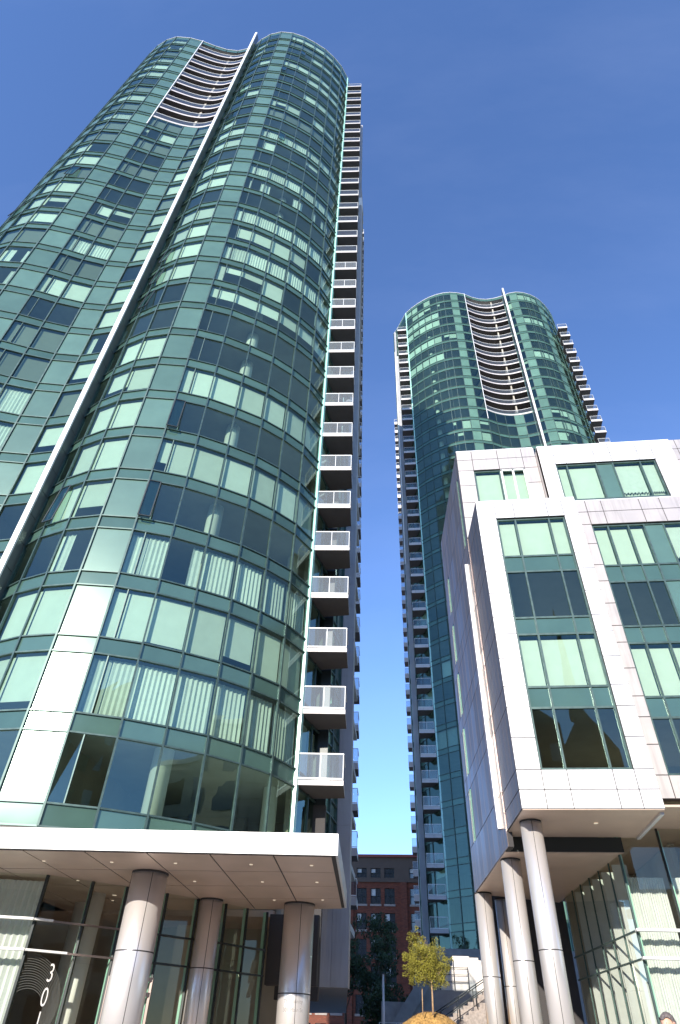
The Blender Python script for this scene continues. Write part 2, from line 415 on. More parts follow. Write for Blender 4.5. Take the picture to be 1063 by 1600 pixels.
    for n in range(n0,n1+2):
        zb=z0+FH*n
        J=I if not(recn and (n in recn)) else None
        pts=[]
        for i,p in enumerate(P):
            dd=.10
            if recn and n in recn and (i in rec and i-1 in rec): dd=.25
            pts.append(off(p,nrm(P[max(i-1,0)],P[min(i+1,nb)]),-dd))
        MB().prism(pts+[(P[-1][0]-.3,ya),(P[0][0]+.3,ya)],zb-.45,zb-.12).build('floor_slab','ceil',root)
    xs=[p[0] for p in P]; x0c=min(xs)+5.5; x1c=max(xs)-4.2
    MB().box(x0c,x1c,max(p[1] for p in P[4:-4])+5.0,ya-.5,zlo,ztop-.3).build('core_wall','core',root)
    pw=MB()
    yc=max(p[1] for p in P[4:-4])+5.0
    for i in range(nb):
        if types[i]=='C':
            a=off(V2(P[i],P[i+1],.5),nrm(P[i],P[i+1]),-.3); x=min(max(a[0]+(0 if x0c<a[0]<x1c else (1 if a[0]<x0c else -1)),x0c+.2),x1c-.2)
            pw.bar((a[0],a[1],(zlo+ztop)/2),(x,yc+.2,(zlo+ztop)/2),.25,ztop-zlo-.6)
    pw.build('partition_wall','core',root)
    for (x,y,r) in cols: MB().cyl(x,y,zlo,ztop-.5,r,k=24).build('column','icol',root)
    # fin blade
    if fin_i is not None:
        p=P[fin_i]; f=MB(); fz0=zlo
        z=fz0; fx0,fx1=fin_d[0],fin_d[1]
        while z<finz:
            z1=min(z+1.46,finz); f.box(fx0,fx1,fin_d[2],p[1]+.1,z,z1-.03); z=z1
        fo_=f.build('fin_blade','fin_shaded',root)
        f=MB(); z=fz0
        while z<finz:
            z1=min(z+2.93,finz); f.box(fx0-.03,fx1+.03,fin_d[2]-.10,fin_d[2]-.002,z,z1-.03); z=z1
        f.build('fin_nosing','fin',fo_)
    # recessed curved balconies
    if recn:
        RP=P[rec[0]:rec[-1]+2]
        for n in recn:
            zb=z0+FH*n-.55
            fine=[]
            for i in range(len(RP)-1):
                p0=RP[max(i-1,0)];p1=RP[i];p2=RP[i+1];p3=RP[min(i+2,len(RP)-1)]
                for k in range(4):
                    t=k/4
                    fine.append(tuple(.5*((2*p1[c])+(-p0[c]+p2[c])*t+(2*p0[c]-5*p1[c]+4*p2[c]-p3[c])*t*t+(-p0[c]+3*p1[c]-3*p2[c]+p3[c])*t**3) for c in (0,1)))
            fine.append(RP[-1])
            fo=[off(p,nrm(fine[max(i-1,0)],fine[min(i+1,len(fine)-1)]),.05) for i,p in enumerate(fine)]
            fi=inset(fine,2.2)
            b=MB(); b.prism(fo+fi[::-1],zb,zb+.34)
            k=len(fo)*2
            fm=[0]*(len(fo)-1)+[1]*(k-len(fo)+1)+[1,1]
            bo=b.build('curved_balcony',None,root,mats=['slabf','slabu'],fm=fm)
            g=MB()
            for a,c in zip(fo,fo[1:]): g.quad((*a,zb+.42),(*c,zb+.42),(*c,zb+1.22),(*a,zb+1.22))
            g.build('glass_railing','railfar',bo)
            h=MB()
            for a,c in zip(fo,fo[1:]): h.bar((*a,zb+1.26),(*c,zb+1.26),.06,.06)
            h.build('handrail','whitep',bo)
        bw=MB(); wi=inset(RP,2.2)
        z_0=z0+FH*recn[0]-.3; z_1=zc-.2
        for a,c in zip(wi,wi[1:]): bw.quad((*a,z_0),(*c,z_0),(*c,z_1),(*a,z_1))
        bw.quad((*RP[0],z_0),(*wi[0],z_0),(*wi[0],z_1),(*RP[0],z_1))
        bw.quad((*RP[-1],z_0),(*wi[-1],z_0),(*wi[-1],z_1),(*RP[-1],z_1))
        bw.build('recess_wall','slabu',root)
        p=RP[0]; MB().box(p[0]-.05,p[0]+.05,p[1]-.14,p[1]-.02,z0+FH*(recn[0]-1),ztop+.1).build('edge_trim','fin',root)
    return root
def gridwall(mb,jb,x0,x1,y,z0,z1,nx,hz):   # panels facing -Y with thin joints
    z=z0
    xs=[x0+(x1-x0)*i/nx for i in range(nx+1)]
    while z<z1-.01:
        zz=min(z+hz,z1)
        for a,b in zip(xs,xs[1:]): mb.box(a+.012,b-.012,y-.03,y,z+.012,zz-.012)
        z=zz
# ======== LEFT TOWER
PL=[(-37.0,31.0),(-37.3,29.3),(-36.9,27.6),(-36.35,26.0),(-35.6,24.5),(-34.8,23.1),(-33.8,21.85),(-32.7,20.75),(-31.4,19.75),(-30.1,19.05),(-28.7,18.55),(-27.2,18.35),(-25.4,18.65),(-23.75,19.2),
    (-22.3,19.85),(-20.8,20.4),(-19.3,20.7),(-17.9,20.6),(-16.8,20.3),
    (-15.85,19.78),(-14.5,19.35),(-13.04,19.25),(-11.53,19.52),(-10.03,20.1),(-8.69,20.88),(-7.43,21.73),(-6.39,22.72),(-5.46,23.85),(-4.76,25.3),
    (-4.45,26.55),(-4.12,27.7),(-3.85,29.0),(-3.72,30.4)]
#   bays
TL=list('WWWWNCWWNCWNC')+['N','W','C','M','W']+['C','N','C','N','W','W','W','W','W','W','W','W']
TL=['W','N','C','W','W','N','C','W','N','C','W','W','N', 'N','W','C','W','W', 'W','W','W','N','W','W','W','W','W','W','W','W','W','W']
TL[12]='C'; TL[21]='C'
TL[22]='N'
assert len(TL)==len(PL)-1,(len(TL),len(PL))
def grp(i): return 0 if i<3 else 1 if i<7 else 2 if i<10 else 3 if i<13 else 4 if i<15 else 5 if i<18 else 6 if i<21 else 7 if i<28 else 8
main={-1:'open',0:'vert',1:'roller',2:'vert',3:'open',4:'roller',5:'open',6:'roller',7:'open',8:'open',9:'half',10:'mixed',11:'vert',12:'mixed',13:'vert',14:'open',15:'drape',16:'vert',17:'open',18:'mixed',19:'vert',20:'open',21:'open',22:'mixed',23:'open',24:'roller',25:'open',26:'roller',27:'roller',28:'open',29:'roller',30:'open',31:'roller'}
cache={}
def stL(n,i,r):
    g=grp(i)
    if g==7:
        if n>13 and main.get(n)=='open' and n%3==0: return 'screen'
        s=main.get(n,'open')
        if n==2 and i<=23: return 'vert' if i==22 else 'drape'
        if n in(24,26,29) and i<24: return 'open'
        return s
    if g==7 and main.get(n)=='open' and n>12: return 'open' if (n+i)%3 else 'screen'
    if g==8: return 'open' if n%3 else 'roller'
    if g==6:
        if i<19: return 'open'
        if n in (-1,8,9,14,17,21,25,28): return 'open'
        if n in(2,): return 'drape'
        return 'roller' if n<20 or r.random()<.5 else 'open'
    k=(g,n)
    if k not in cache: cache[k]=r.choices(['open','roller','vert','mixed','drape','screen'],[.14,.2,.05,.10,.04,.47] if g<6 else [.5,.2,.08,.12,.05,.05])[0]
    if g==5: return 'roller' if n in(4,5,7,9,10,12,13,16,17) else cache[k] if cache[k]!='vert' else 'open'
    return cache[k]
TW=tower('glass_tower','tall curved green glass tower at left above the white entrance canopy',PL,TL,10.2,-1,31,104.2,18,[13,14,15,16,17],list(range(22,32)),stL,('glass','opaque','spandrel'),107.6,(-17.02,-16.80,19.62),44,
    [(-9.0,21.9,.36),(-13.6,21.2,.3),(-27.5,20.4,.3),(-5.9,26.2,.3)],3)
MB().prism([(-5.3,26.4),(-5.1,26.35),(-4.45,31.15),(-4.7,31.15)],3.7,104).build('added_sun_blocker','core',TW)  # unseen wall added inside the glass to block sun from the end wall
# corner fin, balconies, end wall
MB().prism([(-4.80,25.22),(-4.68,25.22),(-4.62,25.42),(-4.74,25.46)],6.2,104.2).build('corner_glass_fin','mint',TW)
BQ=((-4.74,25.32),(-2.84,25.46),(-2.95,27.05),(-4.45,27.15))
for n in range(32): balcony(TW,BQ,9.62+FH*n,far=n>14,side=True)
bw=MB(); bw.quad((-4.12,27.7,6),(-3.72,30.4,6),(-3.72,30.4,104.2),(-4.12,27.7,104.2))
gw=MB(); gridwall(gw,None,-3.72,-3.01,30.5,3.6,75.0,2,FH/2); gw.box(-3.72,-3.03,30.48,31.2,3.6,75.0)
gw.build('grey_tile_wall','greyw',TW)
MB().box(-3.74,-2.98,30.44,31.3,75.0,77.0).build('wall_cap','whitep',TW)
bb=MB(); bb.prism([(-36.9,31.05),(-3.75,31.2),(-3.1,31.2),(-5.0,49.5),(-9,52),(-34,52),(-37.2,44)],3.6,104.0); bb.build('rear_body','greyw',TW)
for n in range(34):
    balcony(TW,((-5.3,47.9),(-4.28,47.9),(-4.35,49.6),(-5.4,49.6)),9.1+FH*n,far=True,side=True,th=.5)
MB().prism([(-4.62,27.28),(-3.78,27.28),(-3.78,27.42),(-4.62,27.42)],6.0,104).build('added_shade_wall','dark',TW)  # opaque wall added behind the balconies to keep sun off the grey wall
# open casements
def casement(i,n,t0,t1,tilt=.22):
    a,b=PL[i],PL[i+1]; nn=nrm(a,b); zb=10.2+FH*n; zt=zb+2.26
    p=off(V2(a,b,t0),nn,.06);q=off(V2(a,b,t1),nn,.06)
    p2=off(p,nn,tilt);q2=off(q,nn,tilt)
    f=MB()
    for A,B in (((*p,zt),(*q,zt)),((*p2,zb),(*q2,zb)),((*p,zt),(*p2,zb)),((*q,zt),(*q2,zb))): f.bar(A,B,.05,.05)
    o=f.build('open_casement','dark',TW)
    MB().quad((*p,zt),(*q,zt),(*q2,zb),(*p2,zb)).build('pane','glass',o)
for i,n in ((19,10),(19,11),(19,9),(19,3),(22,5),(22,3),(22,26),(23,29),(11,16),(8,12),(9,14),(5,24),(19,21),(23,19),(19,24)): 
    casement(i,n,.02,.34 if TL[i]=='N' else .4)
# ---- canopy and lobby
F0=(-16.5,16.2);F1=(-2.0,17.06);F2=(-2.5,24.3)
cz0,cz1=5.3,5.81
cn=MB(); cn.prism([F0,F1,F2,(-16.9,26.2)],cz0+.02,cz1); CAN=cn.build('canopy','white',TW)
MB().prism([(-16.4,16.3),(-2.06,17.12),(-2.56,24.2),(-16.8,26.1)],cz0+.012,cz0+.0185).build('soffit_joint','joint',CAN)
sf=MB()
nx,ny=9,4
def cpt(u,v):
    a=V2(F0,F1,u); b=V2((-16.9,26.2),F2,u); return V2(a,b,v)
for i in range(nx):
    for j in range(ny):
        e=.0035
        q=[cpt(i/nx+e*.4+(.01 if i==0 else 0),j/ny+e+(.012 if j==0 else 0)),cpt((i+1)/nx-e*.4-(.01 if i==nx-1 else 0),j/ny+e+(.012 if j==0 else 0)),cpt((i+1)/nx-e*.4-(.01 if i==nx-1 else 0),(j+1)/ny-e),cpt(i/nx+e*.4+(.01 if i==0 else 0),(j+1)/ny-e)]
        sf.prism(q,cz0,cz0+.03)
sf.build('soffit_panels','soffit',CAN)
for u in (.3,.45,.58,.7,.84,.95):
    for v in (.14,.42,.78):
        if (u,v)==(.3,.78): continue
        p=cpt(u,v); d=MB().cyl(p[0],p[1],cz0-.012,cz0+.004,.045,k=12); d.build('downlight','lampon',CAN)
def column(par,x,y,z1,r,zj):
    c=MB().cyl(x,y,GZ,z1,r,k=56); o=c.build('round_column','steel',par)
    j=MB()
    for z in zj: j.cyl(x,y,z-.014,z+.014,r+.003,k=56)
    j.cyl(x,y,z1-.05,z1,r+.012,k=56)
    a=math.atan2(-y,-x)
    for da in (.12,.12+math.pi/2,.12-math.pi/2):
        px,py=x+math.cos(a+da)*r,y+math.sin(a+da)*r
        j.bar((px,py,GZ),(px,py,z1-.06),.014,.008)
    j.build('column_joint','joint',o); return o
column(TW,-7.52,19.15,cz0,.49,(3.47,1.6)); column(TW,-6.78,23.0,cz0,.36,(3.47,1.6)); C3=column(TW,-3.97,23.55,cz0,.49,(2.95,))
LP=[(-16.0,18.3),(-14.2,18.75),(-12.35,19.2),(-10.74,19.55),(-9.7,20.38),(-8.9,21.1),(-7.95,22.05),(-7.2,22.95),(-6.45,23.7),(-5.9,24.5),(-5.35,25.2)]
LG=[]
for i,(a,b) in enumerate(zip(LP,LP[1:])):
    zt=cz0
    for z0_,z1_ in ((GZ,3.5),(3.5,4.2),(4.2,zt)):
        if i==5 and z0_==GZ: z0_=3.1
        pn=MB().quad((*a,z0_),(*b,z0_),(*b,z1_),(*a,z1_)).build('lobby_window','lobby',TW)
        if (i,z0_)==(3,GZ): PANE=pn
    nn=nrm(a,b)
    f=MB()
    for z in (3.5,4.2): MB().bar((*off(a,nn,.04),z),(*off(b,nn,.04),z),.05,.05).build('lobby_transom','dark' if i>4 else 'alu',TW)
for i,p in enumerate(LP):
    nn=nrm(LP[max(i-1,0)],LP[min(i+1,len(LP)-1)]); c=off(p,nn,-.03)
    MB().box(c[0]-.035,c[0]+.035,c[1]-.05,c[1]+.05,GZ,cz0).build('lobby_mullion','dark',TW)
    MB().bar((*off(p,nn,-.12),GZ),(*off(p,nn,-.12),cz0),.05,.2,(nn[0],nn[1],0)).build('lobby_glass_fin','mint',TW)
# projecting white ribs at the left pane
rb=MB()
for z,e in ((4.2,.35),(3.5,.8)):
    rb.bar((-16,18.15,z),(-10.7,19.4,z),.16,.055)
    c=V2((-10.74,19.55),(-9.7,20.38),e); rb.bar((-10.7,19.4,z-.001),(c[0]+.08,c[1]-.13,z-.001),.14,.05)
rb.build('glazing_rib','whitep',TW)
# curtains in far-left pane
c=MB(); pr=None
for j in range(61):
    t=j/60; p=(-16+5.1*t,18.75+1.2*t+(.06 if j%2 else 0))
    if pr: c.quad((*pr,GZ+.1),(*p,GZ+.1),(*p,5.2),(*pr,5.2))
    pr=p
c.build('lobby_curtain','curt',TW)
# lobby interior
MB().quad((-30,19.5,GZ+.012),(-5.4,19.5,GZ+.012),(-4,31,GZ+.012),(-30,31,GZ+.012)).build('lobby_floor','soffit',TW)
li=MB(); li.box(-20,-4.6,29.2,29.5,GZ,cz0); li.box(-16.4,-16.2,19,29.2,GZ,cz0); li.build('lobby_wall','core',TW)
MB().box(-8.6,-7.2,25.4,25.7,GZ,4.9).build('lobby_wall_panel','core',TW)
MB().prism([(-16.4,19.3),(-13,20),(-13,26.25),(-5.4,26.2),(-4.2,31),(-14,31)],cz0,cz0+.2).build('lobby_ceiling','soffit',TW)
for x,y in ((-10.4,22.3),(-11.6,24.0),(-9.3,24.5)): MB().cyl(x,y,GZ,cz0,.28,k=20).build('lobby_column','icol',TW)
for x,y in ((-9.9,22.5),(-9.3,23.1),(-8.7,23.7)): MB().cyl(x,y,cz0-.01,cz0+.01,.07,k=10).build('lobby_downlight','lampon',TW)
# door
dA,dB=LP[5],LP[6]; dn=nrm(dA,dB)
d=MB()
for t in (0.02,.5,.98):
    p=off(V2(dA,dB,t),dn,.05); d.bar((*p,GZ),(*p,3.1),.07,.07)
for z in (2.75,3.1,GZ+.1): d.bar((*off(dA,dn,.05),z),(*off(dB,dn,.05),z),.08,.10)
DO=d.build('entrance_door','alu',TW)
MB().quad((*dA,GZ),(*dB,GZ),(*dB,3.1),(*dA,3.1)).build('door_glass','lobby',DO)
h=MB(); 
for t in (.44,.56): p=off(V2(dA,dB,t),dn,.12); h.bar((*p,1.2),(*p,1.9),.03,.03)
h.build('handle','fin',DO)
MB().box(-5.3,-3.75,27.2,27.5,3.0,9.4).build('dark_reveal','joint',TW)
MB().box(-5.35,-3.6,25.6,26.0,3.3,cz0).build('dark_reveal','joint',TW)
sb=MB(); 
for i in range(10):
    t0,t1=i/10*math.pi/2,(i+1)/10*math.pi/2
    a=(-3.7-1.6*math.sin(t0),30.5-3.6*(1-math.cos(t0)));b=(-3.7-1.6*math.sin(t1),30.5-3.6*(1-math.cos(t1)))
    sb.prism([a,b,(b[0],31.1),(a[0],31.1)],3.6,9.0)
sb.build('curved_wall_base','greyw',TW)
# glass pane graphics: eccentric arcs and the number
a,b=LP[3],LP[4]; nn=nrm(a,b); L=math.hypot(b[0]-a[0],b[1]-a[1])
def pane_pt(u,z): 
    p=off(V2(a,b,u/L),nn,.012); return (*p,z)
ar=MB()
for k in range(15):
    t=k/14; r=.50+.55*t; cu=.34-.19*t; cz=2.20+.19*t
    th=.011
    pr=None
    for j in range(61):
        an=-math.pi*.75+j/60*math.pi*1.6
        u=cu+r*math.cos(an); z=cz+r*math.sin(an)
        if u<.03 or u>L-.02 or z>3.46: pr=None; continue
        u2=cu+(r-th)*math.cos(an); z2=cz+(r-th)*math.sin(an)
        if pr: ar.quad(pane_pt(*pr[0]),pane_pt(u,z),pane_pt(u2,z2),pane_pt(*pr[1]))
        pr=((u,z),(u2,z2))
ar.build('ring_graphic','arc',PANE)
def text(s,size,mt,par,name,fn,sx=1,bold=0,shear=0):
    cu=bpy.data.curves.new(name,'FONT'); cu.body=s; cu.size=size; cu.align_x='CENTER'; cu.offset=bold; cu.shear=shear
    o=bpy.data.objects.new(name,cu); COL.objects.link(o)
    dg=bpy.context.evaluated_depsgraph_get(); me=bpy.data.meshes.new_from_object(o.evaluated_get(dg))
    bpy.data.objects.remove(o)
    for v in me.vertices: v.co=Vector(fn(v.co.x*sx,v.co.y))
    me.materials.clear(); me.materials.append(MT[mt])
    q=bpy.data.objects.new(name,me); COL.objects.link(q); q.parent=par
    q.matrix_parent_inverse=wm(par).inverted(); return q
for ch,z in (('3',2.86),('0',2.34),('1',1.84)):
    text(ch,.58,'decal',PANE,'number',lambda x,y,z=z:(*off(V2(a,b,(.80+x)/L),nn,.02),z+y),sx=.62,bold=-.004)
aa=math.atan2(-23.55,3.97)
def oncol(x,y,z0):
    t=aa-.03+x/.49; return (-3.97+math.cos(t)*.494,23.55+math.sin(t)*.494,z0+y)
text('The Infinity',.13,'ink',C3,'lettering',lambda x,y:oncol(x,y,2.72)); text('301 Main St',.13,'ink',C3,'lettering',lambda x,y:oncol(x,y,2.52))

# ======== RIGHT TOWER
PR=[(-.1,81),(.5,80.2),(1.6,78.2),(2.75,76.05),(4.0,74.95),(5.25,74.05),(6.55,73.27),(7.9,72.62),(9.35,72.15),(10.85,71.87),(12.3,71.85),(13.8,72.08),(15.45,72.55),
    (17.0,73.4),(18.7,74.0),(20.3,74.22),(21.9,74.1),(23.5,73.75),
    (24.9,73.2),(26.4,73.05),(27.9,73.3),(29.3,73.85),(30.6,74.6),(31.8,75.55),(32.9,76.7),(33.9,77.95),(34.75,79.3),(35.4,80.8),(35.9,82.5),(36.2,84.5),(36.2,88)]
TR=['W','W','W','W','W','W','W','W','N','W','N','C','W','W','W','C','W','W','C','W','N','W','C','W','W','W','W','W','W','W','W']
TR=TR[:len(PR)-1]; TR[11]='W'; TR[10]='C'; TR[12]='W'; TR[17]='W'; TR[18]='C'
c2={}
def stR(n,i,r):
    g=0 if i<3 else 1 if i<8 else 2 if i<12 else 3 if i<15 else 4 if i<18 else 5 if i<22 else 6
    k=(g,n)
    if k not in c2: c2[k]=r.choices(['open','roller','vert','mixed'],[.86,.05,.02,.07] if n<30 else [.6,.12,.06,.22])[0]
    if g==1 and n>=37: return 'mixed'
    return c2[k]
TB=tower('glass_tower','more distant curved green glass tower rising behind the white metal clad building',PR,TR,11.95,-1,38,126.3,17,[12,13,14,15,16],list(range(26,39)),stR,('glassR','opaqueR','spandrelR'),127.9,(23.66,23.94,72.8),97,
    [(7.2,74.3,.36),(30.0,76.2,.36)],5)
MB().prism([(2.68,75.95),(2.86,75.95),(2.9,76.2),(2.72,76.2)],8.6,126.3).build('corner_glass_fin','mint',TB)
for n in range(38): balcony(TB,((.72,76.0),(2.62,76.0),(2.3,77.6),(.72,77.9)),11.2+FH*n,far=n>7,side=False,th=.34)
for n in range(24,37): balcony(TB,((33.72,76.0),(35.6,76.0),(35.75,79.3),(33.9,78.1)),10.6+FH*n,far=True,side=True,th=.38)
gw=MB(); gridwall(gw,None,0.0,.68,79.6,6,115.5,2,FH/2); gw.box(0.02,.66,79.58,80.2,6,115.5); gw.build('grey_tile_wall','greyw',TB)
MB().box(-.06,.12,79.4,79.56,60,116.8).build('wall_edge_trim','whitep',TB)
MB().prism([(.0,80.3),(36.1,85),(36,104),(30,108),(4,108),(-.3,100)],4,125.8).build('rear_body','greyw',TB)
for n in range(36): balcony(TB,((-.95,97.6),(.2,97.6),(.0,99.4),(-.9,99.4)),11.6+FH*n,far=True,side=False,th=.75)
mp=MB(); 
for k in range(1):
    mp.cyl(19.6,80,125.8,130.6,3.4,k=6)
mp.sm=False; mp.build('roof_plant_enclosure','whitep',TB)
# ======== PODIUM (metal-clad mid-rise)
PB=empty('office_building',(9,29,GZ),'white and grey metal clad block on round columns at right','building')
def varied(p,name,mt,par):
    rv=random.Random(len(p.f)); k=len(p.f)//6; fm=[]
    for _ in range(k): fm+=[rv.choice((0,0,1,2))]*6
    return p.build(name,None,par,mats=[mt,mt+'2',mt+'3'],fm=fm)
def clad(par,name,mt,axis_pts,rects_z,holes=(),y=None):
    pass
def facade(par,name,mt,xs,zs,Y,holes,depth=.03):
    """panels facing -Y; xs, zs joint lines; holes: list of (x0,x1,z0,z1) left open"""
    p=MB(); bk=MB()
    for a,b in zip(xs,xs[1:]):
        for c,d in zip(zs,zs[1:]):
            if any(a>=h[0]-.01 and b<=h[1]+.01 and c>=h[2]-.01 and d<=h[3]+.01 for h in holes): continue
            e=.016; p.box(a+e,b-e,Y,Y+depth,c+e,d-e)
            bk.box(a,b,Y+depth+.002,Y+.30,c,d)
    o=varied(p,name,mt,par); bk.build('panel_backing','joint',o); return o
def winset(par,x0,x1,z0,z1,Y,mull,rows,kinds,rec=.14,rd=None):
    """window opening with frame, panes and blinds. rows: [(zb,zt,'v'|'s')]; kinds[(row,col)]"""
    rd=rd or random
    xs=[x0]+list(mull)+[x1]
    fr=MB(); Yg=Y+rec
    for x in xs: 
        xx=min(max(x,x0+.035),x1-.035); fr.box(xx-.035,xx+.035,Yg-.05,Yg+.08,z0,z1)
    zz=sorted(set([z for r in rows for z in r[:2]]))
    for z in zz: 
        z_=min(max(z,z0+.04),z1-.04); fr.box(x0,x1,Yg-.044,Yg+.07,z_-.04,z_+.04)
    fo=fr.build('window_frame','mull',par)
    for ri,(zb,zt,kd) in enumerate(rows):
        for ci,(p,q) in enumerate(zip(xs,xs[1:])):
            if kd=='s':
                MB().box(p,q,Yg+.0,Yg+.03,zb,zt).build('spandrel_pane','spandrel',fo); continue
            k=kinds.get((ri,ci),kinds.get(ri,'roller'))
            if k=='solid': MB().box(p,q,Yg+.0,Yg+.03,zb,zt).build('opaque_pane','opaque',fo); continue
            MB().quad((p,Yg,zb),(q,Yg,zb),(q,Yg,zt),(p,Yg,zt)).build('pane','pod',fo)
            if k=='roller': MB().quad((p+.07,Yg+.14,zb+.03),(q-.05,Yg+.14,zb+.03),(q-.05,Yg+.14,zt-.17),(p+.07,Yg+.14,zt-.17)).build('roller_blind','blind',fo)
            if k in('scallop','lace'):
                c=MB(); n=22
                for j in range(n):
                    u=p+.07+(q-p-.12)*j/n; v=p+.07+(q-p-.12)*(j+1)/n
                    e0=.42+.05*math.sin(j*2.1)
                    c.quad((u,Yg+.14,zb+e0),(v,Yg+.14,zb+e0),(v,Yg+.14,zt-.17),(u,Yg+.14,zt-.17))
                    if k=='lace': c.quad((u,Yg+.22+.05*(j%2),zb+.03),(v,Yg+.22+.05*((j+1)%2),zb+.03),(v,Yg+.22+.05*((j+1)%2),zb+.6),(u,Yg+.22+.05*(j%2),zb+.6))
                c.build('curtain','curt',fo)
    return fo
# interior behind openings: slabs + back walls (one mesh)
def px_(Y): return 3.33-.086*(Y-21.7)
zr=[(8.93,11.09,'v'),(11.09,11.88,'s'),(11.88,14.04,'v'),(14.04,14.78,'s'),(14.78,17.0,'v'),(17.0,17.8,'s'),(17.8,19.87,'v')]
BZ=[7.71,8.3,8.93,10.0,11.09,11.88,13.0,14.04,14.78,15.9,17.0,17.8,18.85,19.87,20.9]
facade(PB,'bay_front_panels','aluw',[3.33,4.14,4.96,6.41,7.09,7.72],BZ,21.7,[(4.14,7.09,8.93,19.87)])
winset(PB,4.14,7.09,8.93,19.87,21.7,[4.96,6.41],zr,{0:'open',2:'roller',4:'open',6:'roller'})
RZ=[8.3,9.06,10.1,11.09,11.88,13.0,14.1,14.85,15.9,17.0,17.85,19.0,20.1,20.85,21.55]
XR=[7.74,8.49,9.2,10.9,11.8,13.4,15,16.6,18.2,20]
facade(PB,'side_wing_panels','pink',XR,RZ,22.7,[(8.49,18.2,9.06,20.1)])
zr2=[(9.06,11.09,'v'),(11.09,11.88,'s'),(11.88,14.1,'v'),(14.1,14.85,'s'),(14.85,17.0,'v'),(17.0,17.85,'s'),(17.85,20.1,'v')]
winset(PB,8.49,18.2,9.06,20.1,22.7,[9.2,10.08,10.76,11.6,12.6,13.6,15.2,16.7],zr2,{0:'open',2:'roller',4:'open',(4,3):'solid',(4,4):'roller',6:'roller',(6,3):'solid',(2,5):'solid',(6,4):'scallop'})
# upper storeys
facade(PB,'upper_front_panels','pink',[3.08,3.9,5.27,6.57,7.27],[20.9,22.2,23.2,24.4,25.5,26.3,27.0],24.3,[(3.9,6.57,23.2,25.5)])
fo=winset(PB,3.9,6.57,23.2,25.5,24.3,[5.27],[(23.2,25.5,'v')],{(0,0):'roller',(0,1):'roller'})
wf=MB()
for x in (5.33,5.93,6.52): wf.box(x-.05,x+.05,24.28,24.36,23.22,25.42)
wf.box(5.28,6.57,24.28,24.36,25.34,25.44); wf.build('white_casement_frame','whitep',PB)
facade(PB,'upper_bay_panels','aluw',[7.27,8.0,8.56,10.03,10.85,12.2,12.95,14.0],[21.6,22.3,22.6,23.8,25.05,25.7,26.4],23.7,[(8.0,12.95,21.6,25.05)])
winset(PB,8.0,12.95,21.6,25.05,23.7,[8.56,10.03,10.85,12.2],[(21.6,22.6,'s'),(22.6,25.05,'v')],{1:'roller',(1,2):'solid',(1,3):'lace',(1,4):'lace'})
MB().prism([(7.27,23.72),(7.3,23.72),(7.3,24.3),(7.27,24.3)],21.6,26.4).build('return_panel','pink',PB)
facade(PB,'upper_front_panels','pink',[14.0,14.6,16.5,18.2,20],[20.9,22.2,23.2,24.4,25.5,26.3,27.0],24.3,[(14.6,18.2,23.2,25.5)])
winset(PB,14.6,18.2,23.2,25.5,24.3,[16.5],[(23.2,25.5,'v')],{})
# side cladding (tilted plane), panel by panel, with slot windows
def side(p0,p1,z0,z1,us,zs,name,mt,slots=()):
    n=(p1[1]-p0[1],-(p1[0]-p0[0])); l=math.hypot(*n); n=(-n[0]/l,-n[1]/l)  # outward -X
    pb=MB();bk=MB()
    L=l
    for a,b in zip(us,us[1:]):
        for c,d in zip(zs,zs[1:]):
            A=V2(p0,p1,a);B=V2(p0,p1,b)
            hit=[s for s in slots if s[0]<(a+b)/2<s[1] and s[2]<(c+d)/2<s[3]]
            if hit: continue
            e=.016/L; A2=V2(p0,p1,a+e);B2=V2(p0,p1,b-e)
            O=lambda P,dd: off(P,n,dd)
            pb.prism([O(A2,0),O(A2,-.03),O(B2,-.03),O(B2,0)],c+.016,d-.016)
            bk.prism([O(A,-.032),O(A,-.2),O(B,-.2),O(B,-.032)],c,d)
    o=varied(pb,name,mt,PB); bk.build('panel_backing','joint',o)
    return n
sb_us=[0,.14,.32,.5,.68,.86,1]
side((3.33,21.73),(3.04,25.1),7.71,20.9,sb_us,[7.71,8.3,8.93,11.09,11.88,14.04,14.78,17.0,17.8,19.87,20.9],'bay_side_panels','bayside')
M0=(3.08,24.33);M1=(2.38,32.5)
zsl=[7.22,9.0,11.2,11.9,14.1,14.85,17.05,17.8,20.0,20.9,23.2,25.4,27.0]
us=[0,.06,.11,.2,.31,.42,.53,.64,.75,.79,.87,.94,1]
slots=[(.79,.87,9.0,11.2),(.79,.87,11.9,14.1),(.79,.87,14.85,17.05),(.79,.87,17.8,20.0),(.79,.87,20.9,23.2),(.06,.11,20.9,23.2),(.06,.11,23.2,25.4)]
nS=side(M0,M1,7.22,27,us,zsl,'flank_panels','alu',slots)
for s in slots:
    A=V2(M0,M1,s[0]);B=V2(M0,M1,s[1]); A=off(A,nS,-.012);B=off(B,nS,-.012)
    w_=MB().quad((*B,s[2]),(*A,s[2]),(*A,s[3]),(*B,s[3])).build('slot_window','pod',PB)
    f=MB(); m_=V2(A,B,.5); m_=off(m_,nS,.02); f.bar((*m_,s[2]),(*m_,s[3]),.05,.05); f.build('slot_mullion','mull',w_)
    A=off(A,nS,-.15);B=off(B,nS,-.15); MB().quad((*B,s[2]),(*A,s[2]),(*A,s[3]),(*B,s[3])).build('slot_blind','blind',w_)
MB().box(2.90,3.03,25.12,25.3,8.0,19.9).build('light_strip','aluw',PB)
